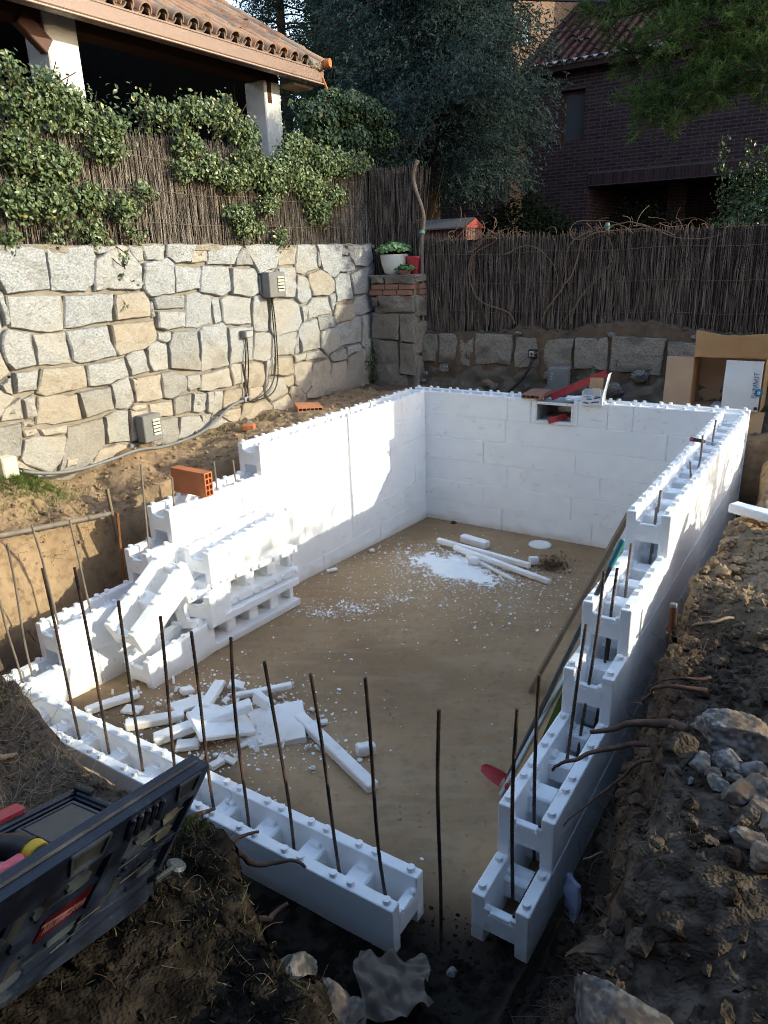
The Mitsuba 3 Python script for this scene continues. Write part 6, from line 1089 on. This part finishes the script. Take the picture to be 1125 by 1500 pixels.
# moulded relief of the lid: two fields of long ribs with notched ends around deep dark openings
def para(u0, u1, w0, w1, sl): return [(u0+sl*(w0-.1), w0), (u1+sl*(w0-.1), w0), (u1+sl*(w1-.1), w1), (u0+sl*(w1-.1), w1)]
part(tb, 'lid_panel', L_(poly3(para(.045, .285, .112, LH-.03, .30), -.0125, -.004)), TOOL); part(tb, 'lid_panel', L_(poly3(para(.385, .68, .112, LH-.03, .30), -.0125, -.004)), TOOL); part(tb, 'lid_panel', L_(poly3(para(.30, .37, .105, LH-.02, .30), -.0125, .007)), TOOL)
for u0, u1, w0, w1 in [(.052, .078, .118, .172), (.165, .20, .118, .165), (.175, .215, .185, .235), (.10, .125, .245, .292), (.215, .25, .255, .31), (.245, .285, .30, .345), (.40, .43, .12, .172), (.53, .57, .125, .18), (.405, .43, .275, .33), (.54, .58, .285, .335), (.62, .66, .13, .19), (.63, .68, .25, .31)]:
    part(tb, 'lid_opening', L_(poly3(para(u0, u1, w0, w1, .35), -.004, -.0028)), BLACK)
def notch(u0, u1, w0, h, d0, d1): return poly3([(u0+.014, w0), (u1-.006, w0), (u1, w0+h*.35), (u1-.012, w0+h), (u0+.018, w0+h), (u0+.006, w0+h*.72), (u0+.012, w0+h*.45), (u0, w0+h*.3)], d0, d1)
for u0, u1, w0, h, m_, d_ in [(.085, .160, .120, .040, TOOLP, .004), (.10, .165, .163, .012, TOOL, .002), (.205, .275, .130, .030, TOOLG, .006), (.09, .17, .186, .030, TOOLP, .003), (.07, .29, .222, .014, TOOL, .009), (.06, .30, .240, .010, TOOL, .009), (.14, .205, .258, .030, TOOL, .006), (.12, .21, .300, .022, TOOLG, .004), (.15, .24, .333, .016, TOOL, .004), (.22, .30, .190, .022, TOOL, .006),
    (.435, .52, .128, .034, TOOLG, .006), (.40, .60, .176, .012, TOOL, .009), (.44, .54, .285, .032, TOOLG, .005), (.41, .62, .270, .010, TOOL, .009), (.45, .60, .335, .016, TOOL, .005), (.585, .62, .14, .03, TOOLG, .005), (.59, .67, .20, .035, TOOL, .006), (.69, .78, .15, .05, TOOLG, .005), (.70, .79, .25, .05, TOOL, .006), (.60, .68, .33, .022, TOOLG, .004)]:
    part(tb, 'lid_rib', L_(notch(u0, u1, w0, h, -.0045, d_)), m_)
for i in range(14): part(tb, 'scuff', L_(bx(.05+.03*(i % 3), .0022, .0016, 0, (.10+.047*(i % 5)+.30*(i > 8), .128+.0175*i % .22+.012*(i % 2), .0100))), TOOLG if i % 2 else TOOLP)
part(tb, 'logo_field', L_(poly3([(.405, .195), (.56, .20), (.585, .262), (.43, .258)], -.0045, .002)), dif('m_logo_red', (.045, .006, .009)))
tx = meshkit.text_mesh('Milwaukee', .030, .0022); bw = tx.bounds[1][0]-tx.bounds[0][0]; tx.apply_scale([.138/bw, .8, 1]); 
sh_ = np.eye(4); sh_[0, 1] = .25; tx.apply_transform(sh_)
Mt = np.eye(4); Mt[:3, 0], Mt[:3, 1], Mt[:3, 2] = -Ux, -Wx, np.cross(Ux, Wx); 
Mt[:3, 3] = O+Ux*.572+Wx*.244+Nn_*.003
part(tb, 'logo_lettering', xf(tx, Mt), mat('m_logo_pink', (.17, .085, .085), .5, .3))
part(tb, 'logo_streak', L_(poly3([(.43, .232), (.57, .215), (.575, .219), (.44, .238)], .002, .0035)), 'm_logo_pink')
# latch foot below the lid
part(tb, 'latch_foot', xf(cat_([bx(.012, .10, .022, .004, (0, 0, 0)), lathe([(0, 0), (.030, 0), (.032, .008), (.022, .016), (0, .016)], 18).apply_translation((0, .055, -.006))]), frame((2.405, -5.905, 1.112), Nn_, (.6, .3, .5))), TOOLG)
# body
B0 = np.array([2.02, -5.92, 1.265]); bu = unit([.06, -.965, .22]); ba = unit(np.array([1, .12, .02])-bu*(np.array([1, .12, .02])@bu)); bn = np.cross(ba, bu); bn = bn if bn[2] > 0 else -bn
MB = np.eye(4); MB[:3, 0], MB[:3, 1], MB[:3, 2], MB[:3, 3] = bu, ba, bn, B0
def B_(m): return xf(m, MB)
BLn, BW, BD = .62, .36, .24
part(tb, 'body', B_(cat_([bb(0, BLn, 0, .018, -BD, 0, .004), bb(0, BLn, BW-.018, BW, -BD, 0, .004), bb(0.0005, .018, .0185, BW-.0185, -BD, -.001, .003), bb(BLn-.018, BLn-.0005, .0185, BW-.0185, -BD, -.001, .003), bb(.0185, BLn-.0185, .0185, BW-.0185, -BD+.001, -BD+.014)])), TOOL)
part(tb, 'rim', B_(cat_([bb(-.012, BLn+.01, -.012, .012, -.012, .012, .005), bb(-.0118, .010, .0125, BW-.02, -.0125, .0115, .005)])), TOOL)
part(tb, 'tray', B_(bb(.028, .25, .03, BW-.03, -.10, .004, .012)), TRAY, label='scuffed dark lid of the inner compartment')
part(tb, 'tray_edge', B_(cat_([bb(.05, .23, .05, .054, .0035, .007), bb(.05, .23, BW-.054, BW-.05, .0035, .007), bb(.05, .054, .0545, BW-.0545, .0035, .007), bb(.226, .23, .0545, BW-.0545, .0035, .007)])), TOOLG)
part(tb, 'latch', B_(cat_([bx(.030, .075, .020, .006, (-.006, .035, .020)), bx(.008, .012, .03, .002, (-.014, .02, .006)), bx(.008, .012, .03, .002, (-.014, .036, .006)), bx(.008, .012, .03, .002, (-.014, .052, .006))])), BLACK)
part(tb, 'latch', B_(bx(.11, .045, .05, .008, (.225, -.030, .008))), RED, label='red latch on the far rim')
part(tb, 'hose', B_(tube(spline([(.31, .03, -.04), (.295, .14, .012), (.295, .25, .0), (.34, .33, -.06)], 20), .036, 14)), BLACK, True, label='thick black tool handle')
hs_ = spline([(.31, .03, -.04), (.295, .14, .012), (.295, .25, .0), (.34, .33, -.06)], 40); part(tb, 'yellow_ring', B_(tube(hs_[19:24], .0375, 16)), YEL, True)
g = np.stack(np.meshgrid(np.linspace(0, 1, 22), np.linspace(0, 1, 22), indexing='ij'), -1).reshape(-1, 2); ii, jj = np.meshgrid(np.arange(21), np.arange(21), indexing='ij'); q = ii*22+jj; ff = np.vstack([np.stack([q, q+22, q+23], -1).reshape(-1, 3), np.stack([q, q+23, q+1], -1).reshape(-1, 3)])
bag = np.c_[.33+g[:, 0]*.27, .12+g[:, 1]*.21, -.02+.05*np.sin(g[:, 0]*3.1)*np.sin(g[:, 1]*3.1)+(meshkit.fbm(np.c_[g*6, g[:, :1]*0], 3, 2)-.5)*.07]
part(tb, 'bag', B_(TM(bag, ff)), FILM, True, label='crumpled clear bag inside the box')
part(tb, 'red_part', B_(rough(bx(.10, .05, .04, .01, (.40, .24, .035)).subdivide().subdivide(), .008, 20)), REDP); part(tb, 'red_part', B_(rough(bx(.04, .035, .03, .01, (.355, .22, .03)).subdivide().subdivide(), .006, 30)), RED)
part(tb, 'tool_heap', B_(rough(bx(.34, .28, .10, .02, (.43, .18, -.15)).subdivide().subdivide().subdivide(), .03, 12)), BLACK)
